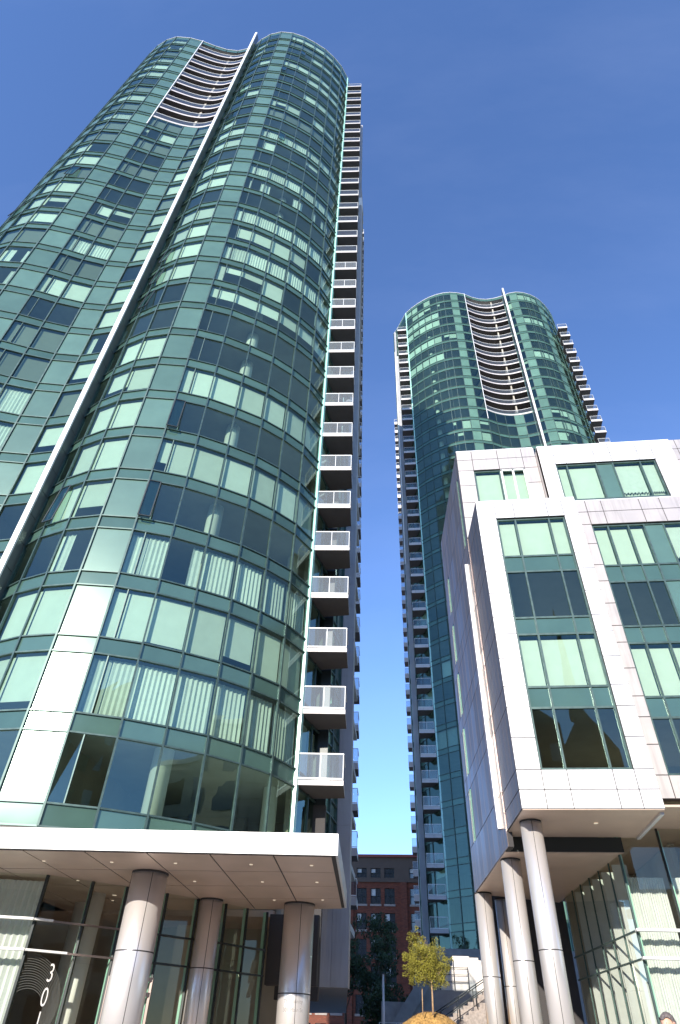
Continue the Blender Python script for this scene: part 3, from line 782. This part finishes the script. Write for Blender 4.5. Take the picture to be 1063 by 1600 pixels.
# structure inside
st=MB()
st.prism([(3.2,25.2),(6.93,25.2),(6.28,34.2),(2.6,32.5)],7.27,7.5)
for z in (11.3,14.25,17.2,20.3):
    st.prism([(3.5,22.2) if z>8 else (3.2,25.2),(7.5,22.2) if z>8 else (7.5,25.2),(7.75,23.2) if z>8 else (7.75,25.2),(19.8,23.2) if z>8 else (19.8,25.2),(19.8,34.5),(7.5,34.4),(2.6,32.5)],z+.02,z+.3)
st.prism([(3.3,24.6),(7.3,24.6),(7.35,24.1),(13.9,24.1),(14,24.7),(19.8,24.7),(19.8,34),(2.6,32.3)],23.0,23.12)
st.build('floor_slab','ceil',PB)
MB().prism([(7.1,25.36),(19.8,25.36),(19.8,34.3),(6.45,34.3)],8.13,8.3).build('lobby_ceiling','soffit',PB)
MB().box(3.6,19.5,28.5,28.8,8.4,26.5).build('inner_wall','core',PB)
rf=MB(); rf.prism([(3.36,21.9),(7.7,21.9),(7.7,24.3),(3.12,24.3)],20.72,20.82); rf.prism([(7.75,22.9),(19.9,22.9),(19.9,24.3),(7.75,24.3)],21.3,21.4)
rf.prism([(3.2,24.6),(7.4,24.6),(7.4,24.2),(13.9,24.2),(14.1,24.6),(19.9,24.6),(19.9,34),(8,34.3),(2.5,32.4)],26.25,26.38); rf.build('roof_deck','conc',PB)
rw=MB(); rw.box(19.9,20.1,22.8,34.6,7.3,27); rw.prism([(2.42,32.55),(8,34.45),(19.9,34.5),(19.9,34.7),(8,34.65),(2.42,32.75)],7.22,27.0); rw.box(7.70,7.735,21.76,22.68,7.72,20.9); rw.box(7.26,7.74,22.72,24.28,21.5,21.56)
rw.build('outer_wall','pink',PB)
cpg=MB(); cpg.box(3.34,7.7,21.72,21.95,20.9,20.95); cpg.box(7.74,20,22.72,22.95,21.55,21.6); cpg.box(3.08,7.2,24.32,24.6,27.0,27.05); cpg.box(7.27,14,23.72,24.0,26.4,26.45)
cpg.build('roof_coping','aluw',PB)
rl=MB(); rl.bar((4.2,24.18,21.02),(7.3,24.0,21.0),.04,.04); rl.build('roof_rail','dark',PB)
# soffits
s1=MB(); s1.prism([(3.36,21.74),(7.70,21.74),(7.70,24.98),(3.1,24.98)],7.69,7.75); s1.prism([(7.76,22.72),(20,22.72),(20,25.3),(7.4,25.3),(7.4,24.98),(7.76,24.98)],8.05,8.12)
s1.prism([(3.04,25.04),(7.1,25.04),(6.98,25.3),(6.3,34.3),(2.42,32.5)],7.20,7.26)
SO=s1.build('soffit','soffit',PB)
MB().box(7.08,7.7,24.985,25.1,7.7,8.1).build('soffit_step','soffit',PB)
MB().box(3.06,7.1,25.0,25.035,7.22,7.69).build('girder_fascia','dark',PB)
MB().box(7.62,7.74,22.0,25.0,7.62,7.69).build('soffit_trim','fin',PB)
for x,y,z in ((5.9,23.2,7.68),(4.9,28.2,7.19),(4.2,30.4,7.19)): MB().cyl(x,y,z-.012,z+.004,.07,k=12).build('downlight','lampon',PB)
column(PB,3.75,23.06,7.69,.345,(4.13,)); column(PB,3.31,26.12,7.2,.345,(4.15,)); column(PB,2.72,32.35,7.2,.36,(4.2,)); column(PB,3.62,33.6,7.2,.3,(4.0,))
# lobby glass
cor=(6.98,25.32); bk_=(6.3,32.8)
k=6
for i in range(k):
    a=V2(cor,bk_,i/k); b=V2(cor,bk_,(i+1)/k)
    for z0_,z1_ in ((GZ,4.22),(4.22,4.97),(4.97,7.2)): MB().quad((*b,z0_),(*a,z0_),(*a,z1_),(*b,z1_)).build('lobby_window','lobby',PB)
    f=MB(); f.bar((*a,GZ),(*a,7.2),.05,.05); 
    for z in (4.22,4.97): f.bar((a[0]-.03,a[1],z),(b[0]-.03,b[1],z),.06,.05)
    f.build('lobby_mullion','mull',PB)
    if i>0: MB().box(a[0]+.1,a[0]+.62,a[1]-.04,a[1]+.02,GZ,7.15).build('lobby_glass_fin','curt',PB)
xs=[6.98,8.45,9.95,11.45,13,15,17,20]
for i,(x0,x1) in enumerate(zip(xs,xs[1:])):
    for z0_,z1_ in ((GZ,4.22),(4.22,4.97),(4.97,8.05)): MB().quad((x0,25.32,z0_),(x1,25.32,z0_),(x1,25.32,z1_),(x0,25.32,z1_)).build('lobby_window','lobby',PB)
    MB().box(x0-.03,x0+.03,25.26,25.34,GZ,8.05).build('lobby_mullion','mull' if i==0 else 'dark',PB)
    MB().box(x0+.06,x0+.1,25.36,25.6,GZ,8.0).build('lobby_glass_fin','mint',PB)
    c=MB(); pr=None
    for j in range(31):
        t=.02+.95*j/30; p=(x0+.14+(x1-x0-.16)*t,25.75+(.05 if j%2 else 0)+.03*math.sin(j*.7))
        if pr: c.quad((*pr,GZ+.05),(*p,GZ+.05),(*p,6.6),(*pr,6.6))
        pr=p
    c.build('lobby_curtain','curt',PB)
rb=MB()
for z in (4.22,4.97): rb.box(6.9,20,25.0,25.24,z-.035,z+.035)
rb.build('glazing_rib','whitep',PB)
iw=MB(); iw.box(9.5,9.7,27.5,33,GZ,8.1); iw.box(6.4,19.8,33,33.2,GZ,8.1); iw.box(19.8,20,25.4,33,GZ,8.0); iw.build('lobby_wall','core',PB)
MB().quad((6.95,25.4,GZ+.012),(19.8,25.4,GZ+.012),(19.8,33,GZ+.012),(6.3,33,GZ+.012)).build('lobby_floor','soffit',PB)
MB().box(2.9,6.6,34.9,35.2,GZ,8.6).build('passage_shade_backing','joint',PB)  # near-black backing painted in for the shade of the open passage
# ======== brick building behind
BB=empty('brick_building',(-5,131,GZ),'dark red brick block with brown attic storey, in shade between the two towers','building')
bx0,bx1,BY=-22,14,125
rowsz=[(25.6+.0,26.9)]
holes=[]
wx=[]
x=bx0+1.2; k=0
cx=[-11.2,-8.75,-6.4]
pat=[]
for base in (-19.9,-11.15,-1.9,6.9):
    pat+= [base,base+2.45,base+4.85]
zrow=[(21.4-3.7*k,23.8-3.7*k) for k in range(6)]
p=MB()
def wallgrid(mb,x0,x1,z0,z1,Y,hs,t=.5):
    X=sorted(set([x0,x1]+[h[0] for h in hs]+[h[1] for h in hs])); Z=sorted(set([z0,z1]+[h[2] for h in hs]+[h[3] for h in hs]))
    for a,b in zip(X,X[1:]):
        for c,d in zip(Z,Z[1:]):
            if any(a>=h[0]-.001 and b<=h[1]+.001 and c>=h[2]-.001 and d<=h[3]+.001 for h in hs): continue
            mb.box(a,b,Y,Y+t,c,d)
hs=[(a,a+1.75,c,d) for a in pat for c,d in zrow]
wallgrid(p,bx0,bx1,0,24.7,BY,hs); p.build('brick_wall','brick',BB)
p=MB(); hs2=[(a,a+1.75,25.4,26.9) for a in pat]; wallgrid(p,bx0,bx1,25.1,28.6,BY,hs2); p.build('attic_wall','brown',BB)
MB().box(bx0,bx1,BY-.4,BY+.6,28.6,29.0).build('cornice','redgrey',BB)
MB().box(bx0,bx1,BY-.25,BY+.5,24.7,25.1).build('string_course','brown',BB)
p=MB()
for a in pat[::3]: p.box(a-1.6,a-.5,BY-.3,BY,.4,24.7)
p.build('brick_pier','brick',BB)
for (a,b_,c,d) in hs+hs2:
    w_=MB().quad((a,BY+.3,c),(b_,BY+.3,c),(b_,BY+.3,d),(a,BY+.3,d)).build('window','darkglass',BB)
    f=MB(); m_=(a+b_)/2
    for x in (a+.05,m_,b_-.05): f.box(x-.05,x+.05,BY+.2,BY+.28,c,d)
    f.box(a,b_,BY+.2,BY+.275,(c+d)/2-.05,(c+d)/2+.05)
    if d-c>2: MB().box(a-.1,b_+.1,BY-.12,BY-.002,c-.3,c).build('sill','stone',w_)
    f.build('frame','dark',w_)
    if random.random()<.4: MB().quad((a+.1,BY+.296,(c+d)/2),(m_,BY+.296,(c+d)/2),(m_,BY+.296,d-.1),(a+.1,BY+.296,d-.1)).build('shade','curt',w_)
MB().box(bx0,bx1,BY+.6,BY+14,0,28.5).build('rear_body','brick',BB)
# ======== ground
g=MB().quad((-900,-900,GZ),(900,-900,GZ),(900,900,GZ),(-900,900,GZ)).build('ground','pave'); tag(g,kind='structure')
# raised terrace under the right tower
t=MB(); t.box(.9,60,62,71,GZ+.001,8.4); t.box(-.6,60,71,109,GZ+.001,8.55); t=t.build('terrace','conc'); tag(t,kind='structure')
# mound
mb=MB(); cx_,cy_=.15,35.4; N=48; K=14; rm=4.1
mb.v.append((cx_,cy_,3.16)); 
rr=random.Random(4)
for i in range(1,K+1):
    r=rm*i/K
    for j in range(N):
        t_=2*math.pi*j/N; z=GZ-.05+2.82*(math.cos(min(1,r/rm)*math.pi)*.5+.5)**.8; z+=rr.uniform(-.025,.025)
        mb.v.append((cx_+math.cos(t_)*r*1.02,cy_+math.sin(t_)*r*.8,z))
for j in range(N): mb.f.append((0,1+j,1+(j+1)%N))
for i in range(K-1):
    for j in range(N): mb.f.append((1+i*N+j,1+(i+1)*N+j,1+(i+1)*N+(j+1)%N,1+i*N+(j+1)%N))
mo=mb.build('planting_mound','straw'); tag(mo,kind='structure')
for p in mo.data.polygons: p.use_smooth=True
# straw wisps on the mound
s_=MB()
for k in range(5200):
    r=rm*math.sqrt(rr.random())*.97; t_=rr.uniform(math.pi,2*math.pi) if rr.random()<.8 else rr.uniform(0,math.pi)
    z=GZ-.05+2.82*(math.cos(r/rm*math.pi)*.5+.5)**.8
    x=cx_+math.cos(t_)*r*1.02; y=cy_+math.sin(t_)*r*.8
    a_=rr.uniform(0,6.28); l=rr.uniform(.04,.11); h_=rr.uniform(.01,.07)
    s_.v+=[(x,y,z-.01),(x+.012*math.sin(a_),y-.012*math.cos(a_),z-.01),(x+l*math.cos(a_),y+l*math.sin(a_),z+h_)]; n=len(s_.v); s_.f.append((n-3,n-2,n-1))
s_=s_.build('straw','straw'); tag(s_,'loose dry orange straw mulch over the planting mound','straw',kind='stuff')
# ======== trees
def leaves(mb,c,rad,n,size,rd):
    for _ in range(n):
        while True:
            p=Vector((rd.uniform(-1,1),rd.uniform(-1,1),rd.uniform(-1,1)))
            if .15<p.length<1: break
        p=p.normalized()*(p.length**.6)
        q=Vector(c)+Vector((p.x*rad[0],p.y*rad[1],p.z*rad[2]))
        d=Vector((rd.gauss(0,1),rd.gauss(0,1),rd.gauss(0,1))).normalized(); e=d.orthogonal().normalized()
        s=size*rd.uniform(.6,1.3)
        i=len(mb.v); mb.v+=[tuple(q-d*s),tuple(q+e*s*.4),tuple(q+d*s),tuple(q-e*s*.4)]; mb.f.append((i,i+1,i+2,i+3))
def tree(name,base,h,blobs,label,leafm,barkm,tr,nl,ls,seed,group=None,split=.5,cat='tree'):
    rd=random.Random(seed); o=empty(name,base,label,cat,group); b=Vector(base)
    t=MB(); t.tube([b,b+Vector((tr*.3,0,h*.3)),b+Vector((-tr*.4,0,h*.55)),b+Vector((0,0,h*.85))],[tr,tr*.8,tr*.6,tr*.2],8)
    for c,r in blobs:
        c=Vector(c); s0=b+Vector((0,0,h*rd.uniform(.42,.6))); t.tube([s0,(s0+c)/2+Vector((0,0,-.04*h)),c],[tr*.45,tr*.3,tr*.08],6)
        for _ in range(4):
            e=c+Vector((rd.uniform(-1,1)*r[0],rd.uniform(-1,1)*r[1],rd.uniform(-.6,1)*r[2]))*.8; t.tube([(s0+c)/2,e],[tr*.2,tr*.05],5)
    t.build('trunk',barkm,o)
    l=MB(); tot=sum(r[0]*r[1]*r[2] for c,r in blobs)
    for c,r in blobs: 
        n=int(nl*r[0]*r[1]*r[2]/tot); m_=max(3,int(n/60))
        for k in range(m_):
            p=Vector((rd.gauss(0,.5),rd.gauss(0,.5),rd.gauss(0,.5)))
            cc=Vector(c)+Vector((p.x*r[0],p.y*r[1],p.z*r[2])); leaves(l,cc,[q*.34 for q in r],n//m_,ls,rd)
    l.build('crown',leafm,o); return o
TY=34.6
def tp(x,y,r,dy=0):  # blob from photo-plane coords
    sx=.000845*(x-667)+.0001; sz=.0448+(1580-y)*.000667
    return ((sx*TY,TY+dy,EYE+sz*TY),(r*.0245,r*.0245,r*.023))
blobs=[tp(653,1467,13),tp(668,1470,8,.1),tp(645,1500,15,.2),tp(662,1492,20,-.1),tp(683,1497,19,.2),tp(672,1516,26,0),tp(694,1514,14,-.2),tp(650,1521,15,.2),tp(690,1530,13,0),tp(658,1534,10,-.2)]
tree('young_tree',(.27,TY,3.02),2.75,blobs,'young yellow green tree with a pale trunk on the straw mound','leaf','bark',.045,20000,.034,11)
sk=MB(); sk.tube([(-.17,TY-.1,3.0),(-.15,TY-.1,3.93)],[.022,.02],8); sk=sk.build('tree_stake','bark'); tag(sk,'thin dark wooden stake beside the young tree on the mound','stake')
for k,(x,y,h) in enumerate(((-6.9,68,10.5),(-4.3,73,11.5),(-2.9,66,7.5))):
    bl_=[((x+random.uniform(-1.2,1.2),y+random.uniform(-1,1),GZ+h*random.uniform(.45,.95)),(1.5,1.5,1.3)) for _ in range(8)]
    tree('street_tree',(x,y,GZ),h*.9,bl_,['dark shaded tree nearest the grey tile wall of the left tower','tall dark shaded tree just left of the light pole','low dark shaded tree directly behind the light pole'][k],'leafd','barkd',.14,5000,.16,30+k,'dark trees in front of the brick building')
# light pole
lp=empty('light_pole',(-2.42,45,GZ),'slender pale grey pole standing in the shade left of the stairs','pole')
MB().cyl(-2.42,45,GZ,5.25,.075,.06,12).build('pole','fin',lp); MB().cyl(-2.42,45,5.25,5.33,.09,.05,12).build('cap','dark',lp)
# ======== stairs and terrace walls on the right
ST=empty('staircase',(2.2,44,GZ),'granite staircase climbing right behind the tree, with thin steel handrails','staircase')
s_=MB(); n=16
for i in range(n):
    x0=-.2+i*.30; s_.box(x0,x0+.30 if i<n-1 else 6.5,42.6,45.6,GZ,2.0+.175*(i+1))
s_.build('steps','stone',ST)
s_=MB(); 
for i in range(9): 
    x0=.9+i*.3; s_.box(x0,x0+.3,46.2,47.2,GZ,3.1+.175*(i+1))
s_.build('upper_steps','stone',ST)
s_=MB().prism([(0,0),(1,0),(1,1),(0,1)],0,.001)
c=MB(); 
c.v=[(.0,42.35,2.0),(4.6,42.35,4.6),(4.6,42.35,3.9),(.0,42.35,1.3),(.0,42.57,2.0),(4.6,42.57,4.6),(4.6,42.57,3.9),(.0,42.57,1.3)]
c.f=[(3,2,1,0),(4,5,6,7),(0,1,5,4),(7,6,2,3),(1,2,6,5),(0,4,7,3)]
c.build('stringer','stone',ST)
h=MB()
for dy in (42.5,45.5):
    h=MB()
    h.tube([(-.2,dy,3.1),(4.6,dy,5.75)],[.025,.025],8); h.tube([(-.2,dy,2.7),(4.6,dy,5.35)],[.02,.02],8)
    for t_ in (0,.2,.4,.6,.8,1): x=-.2+4.8*t_; z=2.1+2.6*t_; h.tube([(x,dy,z),(x,dy,z+1.0)],[.022,.022],8)
    h.build('handrail','dark',ST)
TWl=empty('retaining_wall',(2.6,47.6,GZ),'bright stepped pale wall at the foot of the far tower, behind the stairs','wall')
s_=MB(); s_.box(1.72,2.75,47.6,47.9,4.75,6.45); s_.box(2.75,3.3,47.6,47.9,4.75,6.38); s_.box(3.3,5.2,47.6,47.9,4.75,6.25); s_.box(.95,1.72,47.6,47.9,4.75,5.95)
s_.build('wall_panel','rwhite',TWl)
MB().box(.5,5.4,47.55,49,2.5,4.74).build('base','conc',TWl)
h=MB()
for z in (5.15,5.5,5.85): h.tube([(.9,47.45,z),(2.6,47.45,z)],[.018,.018],8)
for x in (.9,1.75,2.6): h.tube([(x,47.45,4.75),(x,47.45,6.25 if x==1.75 else 5.9)],[.02,.02],8)
h.build('handrail','dark',TWl)
# shaded ramp parapets on the left
RP=empty('ramp',(-.9,56,GZ),'shaded board-clad ramp parapets rising right beside the brick block','ramp')
for k,(x0,z0_,x1,z1_,Y) in enumerate(((-2.6,1.9,.6,5.9,56),(-2.0,1.3,1.2,4.9,54.5),(-1.0,1.0,1.6,4.0,53))):
    c=MB(); hh=1.3 if k==0 else .5
    c.v=[(x0,Y,z0_),(x1,Y,z1_),(x1,Y,z1_+hh),(x0,Y,z0_+hh),(x0,Y+.2,z0_),(x1,Y+.2,z1_),(x1,Y+.2,z1_+hh),(x0,Y+.2,z0_+hh)]
    c.f=[(0,1,2,3),(7,6,5,4),(3,2,6,7),(4,5,1,0),(1,5,6,2),(0,3,7,4)]
    c.build('parapet','conc',RP)
c=MB(); c.box(-3.2,-.4,56.5,57,GZ,4.6); c.box(-.4,1.4,57.0,57.5,GZ,6.2); c.build('end_wall','conc',RP)
h=MB()
for z in (2.3,2.8,3.3): h.tube([(-3.1,52.5,z),(-.9,52.5,z)],[.025,.025],6)
for x in (-3.1,-2,-.9): h.tube([(x,52.5,GZ),(x,52.5,3.3)],[.03,.03],6)
h.build('handrail','fin',RP)
# ======== balcony furniture (top level)
def chair(loc,rz,label):
    o=empty('patio_chair',loc,label,'chair','white chairs on the balconies'); o.rotation_euler.z=rz
    s=MB(); s.box(-.24,.24,-.22,.22,.40,.44); 
    q=s.build('seat','plastic'); q.parent=o
    s=MB(); k=10
    for i in range(k):
        a0=math.pi*i/k; a1=math.pi*(i+1)/k
        s.bar((.25*math.cos(a0),.24,.44+.42*math.sin(a0)**.6),(.25*math.cos(a1),.24,.44+.42*math.sin(a1)**.6),.04,.04)
    for x in (-.12,-.04,.04,.12): s.bar((x,.24,.44),(x,.24,.82),.045,.02)
    q=s.build('backrest','plastic'); q.parent=o
    for x in (-.21,.21):
        for y in (-.19,.19): q=MB().bar((x,y,0),(x,y,.4),.035,.035).build('leg','plastic'); q.parent=o
    return o
def bz(n): return 9.62+FH*n+.27
chair((-3.75,26.0,bz(8)),.2,'white rounded plastic chair beside the potted plant on the left tower balcony')
chair((-4.45,25.85,bz(11)),-.3,'white plastic chair at the left end of an upper left tower balcony')
pt=empty('potted_plant',(-4.3,25.9,bz(8)),'small leafy plant in a pot left of the white balcony chair','plant')
MB().cyl(-4.3,25.9,bz(8),bz(8)+.28,.11,.15,14).build('pot','core',pt)
l=MB(); leaves(l,(-4.3,25.9,bz(8)+.6),(.22,.22,.32),240,.05,random.Random(3)); l.build('foliage','leaf',pt)
tb=empty('patio_table',(-3.15,25.9,bz(8)),'low white round table right of the balcony chair','table')
MB().cyl(-3.15,25.9,bz(8)+.55,bz(8)+.58,.24,k=20).build('tabletop','plastic',tb); MB().cyl(-3.15,25.9,bz(8),bz(8)+.55,.03,k=8).build('leg','plastic',tb)
um=MB(); um.v=[(-4.1,26,bz(10)+.95)]+[(-4.1+.16*math.cos(i*.785),26+.16*math.sin(i*.785),bz(10)+.05) for i in range(8)]; um.f=[(0,1+i,1+(i+1)%8) for i in range(8)]+[tuple(range(8,0,-1))]
um=um.build('closed_parasol','curt'); tag(um,'pale folded parasol standing on a left tower balcony','parasol')
# ======== person
def person():
    px0,py0=3.0,10.4
    o=empty('person',(px0,py0,GZ),'grey haired person in a light shirt walking past the right lobby','person')
    J={'pel':(0,0,.95),'chest':(0,.0,1.27),'neck':(0,-.01,1.46),'head':(-.005,-.02,1.55),
       'shl':(-.17,0,1.40),'ell':(-.22,.02,1.12),'hal':(-.22,-.10,.90),'shr':(.17,0,1.40),'elr':(.23,.05,1.13),'har':(.24,-.02,.89),
       'hil':(-.09,0,.90),'knl':(-.10,-.12,.50),'anl':(-.11,-.06,.09),'tol':(-.12,-.22,.04),'hir':(.09,0,.90),'knr':(.10,.03,.49),'anr':(.10,.20,.11),'tor':(.10,.06,.03)}
    rad={'pel':.145,'chest':.15,'neck':.055,'head':.05,'shl':.07,'ell':.045,'hal':.03,'shr':.07,'elr':.045,'har':.03,'hil':.09,'knl':.06,'anl':.042,'tol':.035,'hir':.09,'knr':.06,'anr':.042,'tor':.035}
    names=list(J); E=[('pel','chest'),('chest','neck'),('neck','head'),('chest','shl'),('shl','ell'),('ell','hal'),('chest','shr'),('shr','elr'),('elr','har'),('pel','hil'),('hil','knl'),('knl','anl'),('anl','tol'),('pel','hir'),('hir','knr'),('knr','anr'),('anr','tor')]
    def skin(nm,V,Eg,rads,mt,sub=2):
        me=bpy.data.meshes.new(nm); me.from_pydata(V,Eg,[]); ob=bpy.data.objects.new(nm,me); COL.objects.link(ob)
        md=ob.modifiers.new('s','SKIN'); me.skin_vertices[0] 
        for i,r in enumerate(rads): me.skin_vertices[0].data[i].radius=(r,r)
        me.skin_vertices[0].data[0].use_root=True
        ob.modifiers.new('b','SUBSURF').render_levels=sub; ob.modifiers['b'].levels=sub
        dg=bpy.context.evaluated_depsgraph_get(); m2=bpy.data.meshes.new_from_object(ob.evaluated_get(dg)); bpy.data.objects.remove(ob)
        return m2
    def ensure(V,Eg):
        pass
    try:
        me=bpy.data.meshes.new('t'); 
        m2=None
        V=[J[k] for k in names]; Eg=[(names.index(a),names.index(b)) for a,b in E]
        me.from_pydata(V,Eg,[]); ob=bpy.data.objects.new('body',me); COL.objects.link(ob); ob.modifiers.new('s','SKIN')
        if not me.skin_vertices: 
            me.attributes  # layer is made with the modifier
        for i,k in enumerate(names): me.skin_vertices[0].data[i].radius=(rad[k],rad[k])
        me.skin_vertices[0].data[0].use_root=True
        s2=ob.modifiers.new('b','SUBSURF'); s2.levels=2; s2.render_levels=2
        dg=bpy.context.evaluated_depsgraph_get(); m2=bpy.data.meshes.new_from_object(ob.evaluated_get(dg)); bpy.data.objects.remove(ob)
    except Exception as ex:
        print('SKIN FAIL',ex)
        b=MB()
        for a_,c_ in E: b.tube([J[a_],J[c_]],[rad[a_],rad[c_]],12)
        q=b.build('x','skin'); m2=q.data; bpy.data.objects.remove(q)
    m2.materials.clear()
    for k in ('skin','shirt','trous','shoe'): m2.materials.append(MT[k])
    # head joined: ellipsoid with nose, brow, chin
    vv=[v.co.copy() for v in m2.vertices]; ff=[tuple(p.vertices) for p in m2.polygons]
    base=len(vv); nu,nv=24,18
    for i in range(nv+1):
        th=math.pi*i/nv
        for j in range(nu):
            ph=2*math.pi*j/nu; x=math.sin(th)*math.cos(ph); y=math.sin(th)*math.sin(ph); z=math.cos(th)
            rx=.078*(1-.22*max(0,-z)); ry=.098*(1-.12*max(0,-z)); rz=.110
            X_,Y_,Z_=x*rx,y*ry,z*rz
            if y<-.6:
                Y_-=.022*math.exp(-((X_/.012)**2))*math.exp(-(((Z_+.02)/.022)**2))
                Y_+=.010*math.exp(-(((abs(X_)-.03)/.014)**2))*math.exp(-(((Z_-.008)/.014)**2))
                Y_-=.006*math.exp(-((X_/.02)**2))*math.exp(-(((Z_+.062)/.01)**2))
            if abs(x)>.93 and abs(Z_)<.035 and abs(Y_)<.03: X_*=1.16
            vv.append(Vector((X_-.005,Y_-.03,Z_+1.615)))
    for i in range(nv):
        for j in range(nu): ff.append((base+i*nu+j,base+(i+1)*nu+j,base+(i+1)*nu+(j+1)%nu,base+i*nu+(j+1)%nu))
    # hands: palm + fingers
    for sgn,hn,el in ((-1,J['hal'],J['ell']),(1,J['har'],J['elr'])):
        b=MB(); H=Vector(hn); d=(H-Vector(el)).normalized(); s=Vector((0,1,0)); s=(s-d*s.dot(d)).normalized(); nz=d.cross(s)
        b.tube([H-d*.01,H+d*.045,H+d*.085],[.026,.036,.030],10)
        for q,(o_,l_) in enumerate(((-.027,.062),(-.009,.074),(.009,.070),(.026,.054))):
            p0=H+d*.08+s*o_; b.tube([p0,p0+d*l_*.55+nz*.006,p0+d*l_*.95+nz*.022],[.0095,.0085,.006],8)
        p0=H+d*.03-s*.033; b.tube([p0,p0+d*.03-s*.022,p0+d*.058-s*.026],[.011,.010,.007],8)
        n=len(vv); vv+=[Vector(v) for v in b.v]; ff+=[tuple(i+n for i in f) for f in b.f]
    me=bpy.data.meshes.new('body'); me.from_pydata([tuple(v) for v in vv],[],ff)
    for k in ('skin','shirt','trous','shoe'): me.materials.append(MT[k])
    for p in me.polygons:
        c=p.center; p.use_smooth=True
        if c.z<.085: p.material_index=3
        elif c.z<.97 and abs(c.x)<.2 and not(c.x>.19): p.material_index=2
        elif c.z<1.47 and (c.z>.97): p.material_index=1
        else: p.material_index=0
    bo=bpy.data.objects.new('body',me); COL.objects.link(bo); bo.parent=o
    h=MB(); n0=0; nu,nv=28,10
    rd=random.Random(2)
    for i in range(nv+1):
        th=math.pi*.62*i/nv
        for j in range(nu):
            ph=2*math.pi*j/nu; x=math.sin(th)*math.cos(ph); y=math.sin(th)*math.sin(ph); z=math.cos(th)
            k=1.06+rd.uniform(-.02,.03)
            zz=(max(z,.40+.12*math.sin(ph*5)) if y<-.30 else z)*.90
            h.v.append((x*.083*k-.005,y*.103*k-.026,zz*.124*k+1.617))
    for i in range(nv):
        for j in range(nu): h.f.append((i*nu+j,(i+1)*nu+j,(i+1)*nu+(j+1)%nu,i*nu+(j+1)%nu))
    q=h.build('hair','hair'); q.parent=o
    for p in q.data.polygons: p.use_smooth=True
    e=MB()
    for sx in (-.03,.03): e.tube([(sx-.005,-.108,1.622),(sx-.005,-.116,1.622)],[.007,.004],10)
    q=e.build('eyes','shoe'); q.parent=o
    q=MB().box(-.028,.018,-.121,-.116,1.563,1.569).build('mouth','redgrey'); q.parent=o
    o.rotation_euler.z=R(-48)
person()
# ======== what stands behind the camera and shows in the glass
def far_block(name,x0,x1,y0,y1,h,label,mt,rows,colsn,face=1,gable=0):
    o=empty(name,((x0+x1)/2,(y0+y1)/2,GZ),label,'building')
    b=MB().box(x0,x1,y0,y1,GZ,h)
    b.build('wall',mt,o)
    w=[]
    Y=y1+.06
    dx=(x1-x0)/colsn; dz=(h-3)/rows
    for r in range(rows):
        for c in range(colsn):
            a=x0+dx*(c+.25); z=2.2+dz*r
            w.append((1e3-r,MB().box(a,a+dx*.5,y1-.05,y1+.05,z,z+dz*.55)))
    split100('window',w,'darkglass',o,cap=40)
    if gable:
        xm=(x0+x1)/2; r=MB(); n=0
        r.v=[(x0,y0,h),(x1,y0,h),(xm,y0,h+gable),(x0,y1,h),(x1,y1,h),(xm,y1,h+gable)]; r.f=[(0,1,2),(3,5,4),(0,2,5,3),(1,4,5,2),(0,3,4,1)]
        r.build('roof','brown',o)
    else: MB().box(x0-.3,x1+.3,y0-.3,y1+.3,h,h+.6).build('cornice','rwhite',o)
    return o
far_block('warehouse',2,19,-52,-38,35,'wide brick block behind the camera, mirrored in the low windows','brick',8,7,gable=7)
cb=far_block('church',19.5,27,-54,-42,33,'tall narrow gabled building with a spire, mirrored in the low bay window','brown',4,3,gable=6)
sp=MB(); sp.tube([(23,-44,38),(23,-44,56)],[1.1,.05],8); sp.sm=False; sp.build('spire','brown',cb)
far_block('apartment_block',28,60,-60,-44,18,'pale low block behind the camera on the right','rwhite',5,12)
lw=empty('loft_block',(40,-8,GZ),'beige block right of the camera, mirrored in the lowest panes of the left tower','building')
MB().box(32,50,-30,12,GZ,27).build('wall','core',lw); MB().box(31.7,50.3,-30.3,12.3,27,27.6).build('cornice','rwhite',lw)
lw_=[]
for r in range(6):
    for c in range(10): lw_.append((1,MB().box(31.93,32.03,-28.5+4*c,-26+4*c,2.4+4*r,4.9+4*r)))
split100('window',lw_,'darkglass',lw)
far_block('terrace_house',-78,-3,-78,-64,24,'long brick block behind the camera on the left','brick',6,26)
for k,(x,y) in enumerate(((-4.5,-3.5),(3.5,-5),(8.5,-6.5))):
    h=4.6; bl_=[((x+random.uniform(-.8,.8),y+random.uniform(-.8,.8),GZ+h*random.uniform(.5,.95)),(.8,.8,.7)) for _ in range(6)]
    tree('kerb_tree',(x,y,GZ),h*.85,bl_,['small green tree behind the camera, mirrored low in the left lobby glass','small green tree just right behind the camera','small green tree farthest right behind the camera'][k],'leafd','barkd',.06,2400,.09,60+k,'small trees along the kerb')
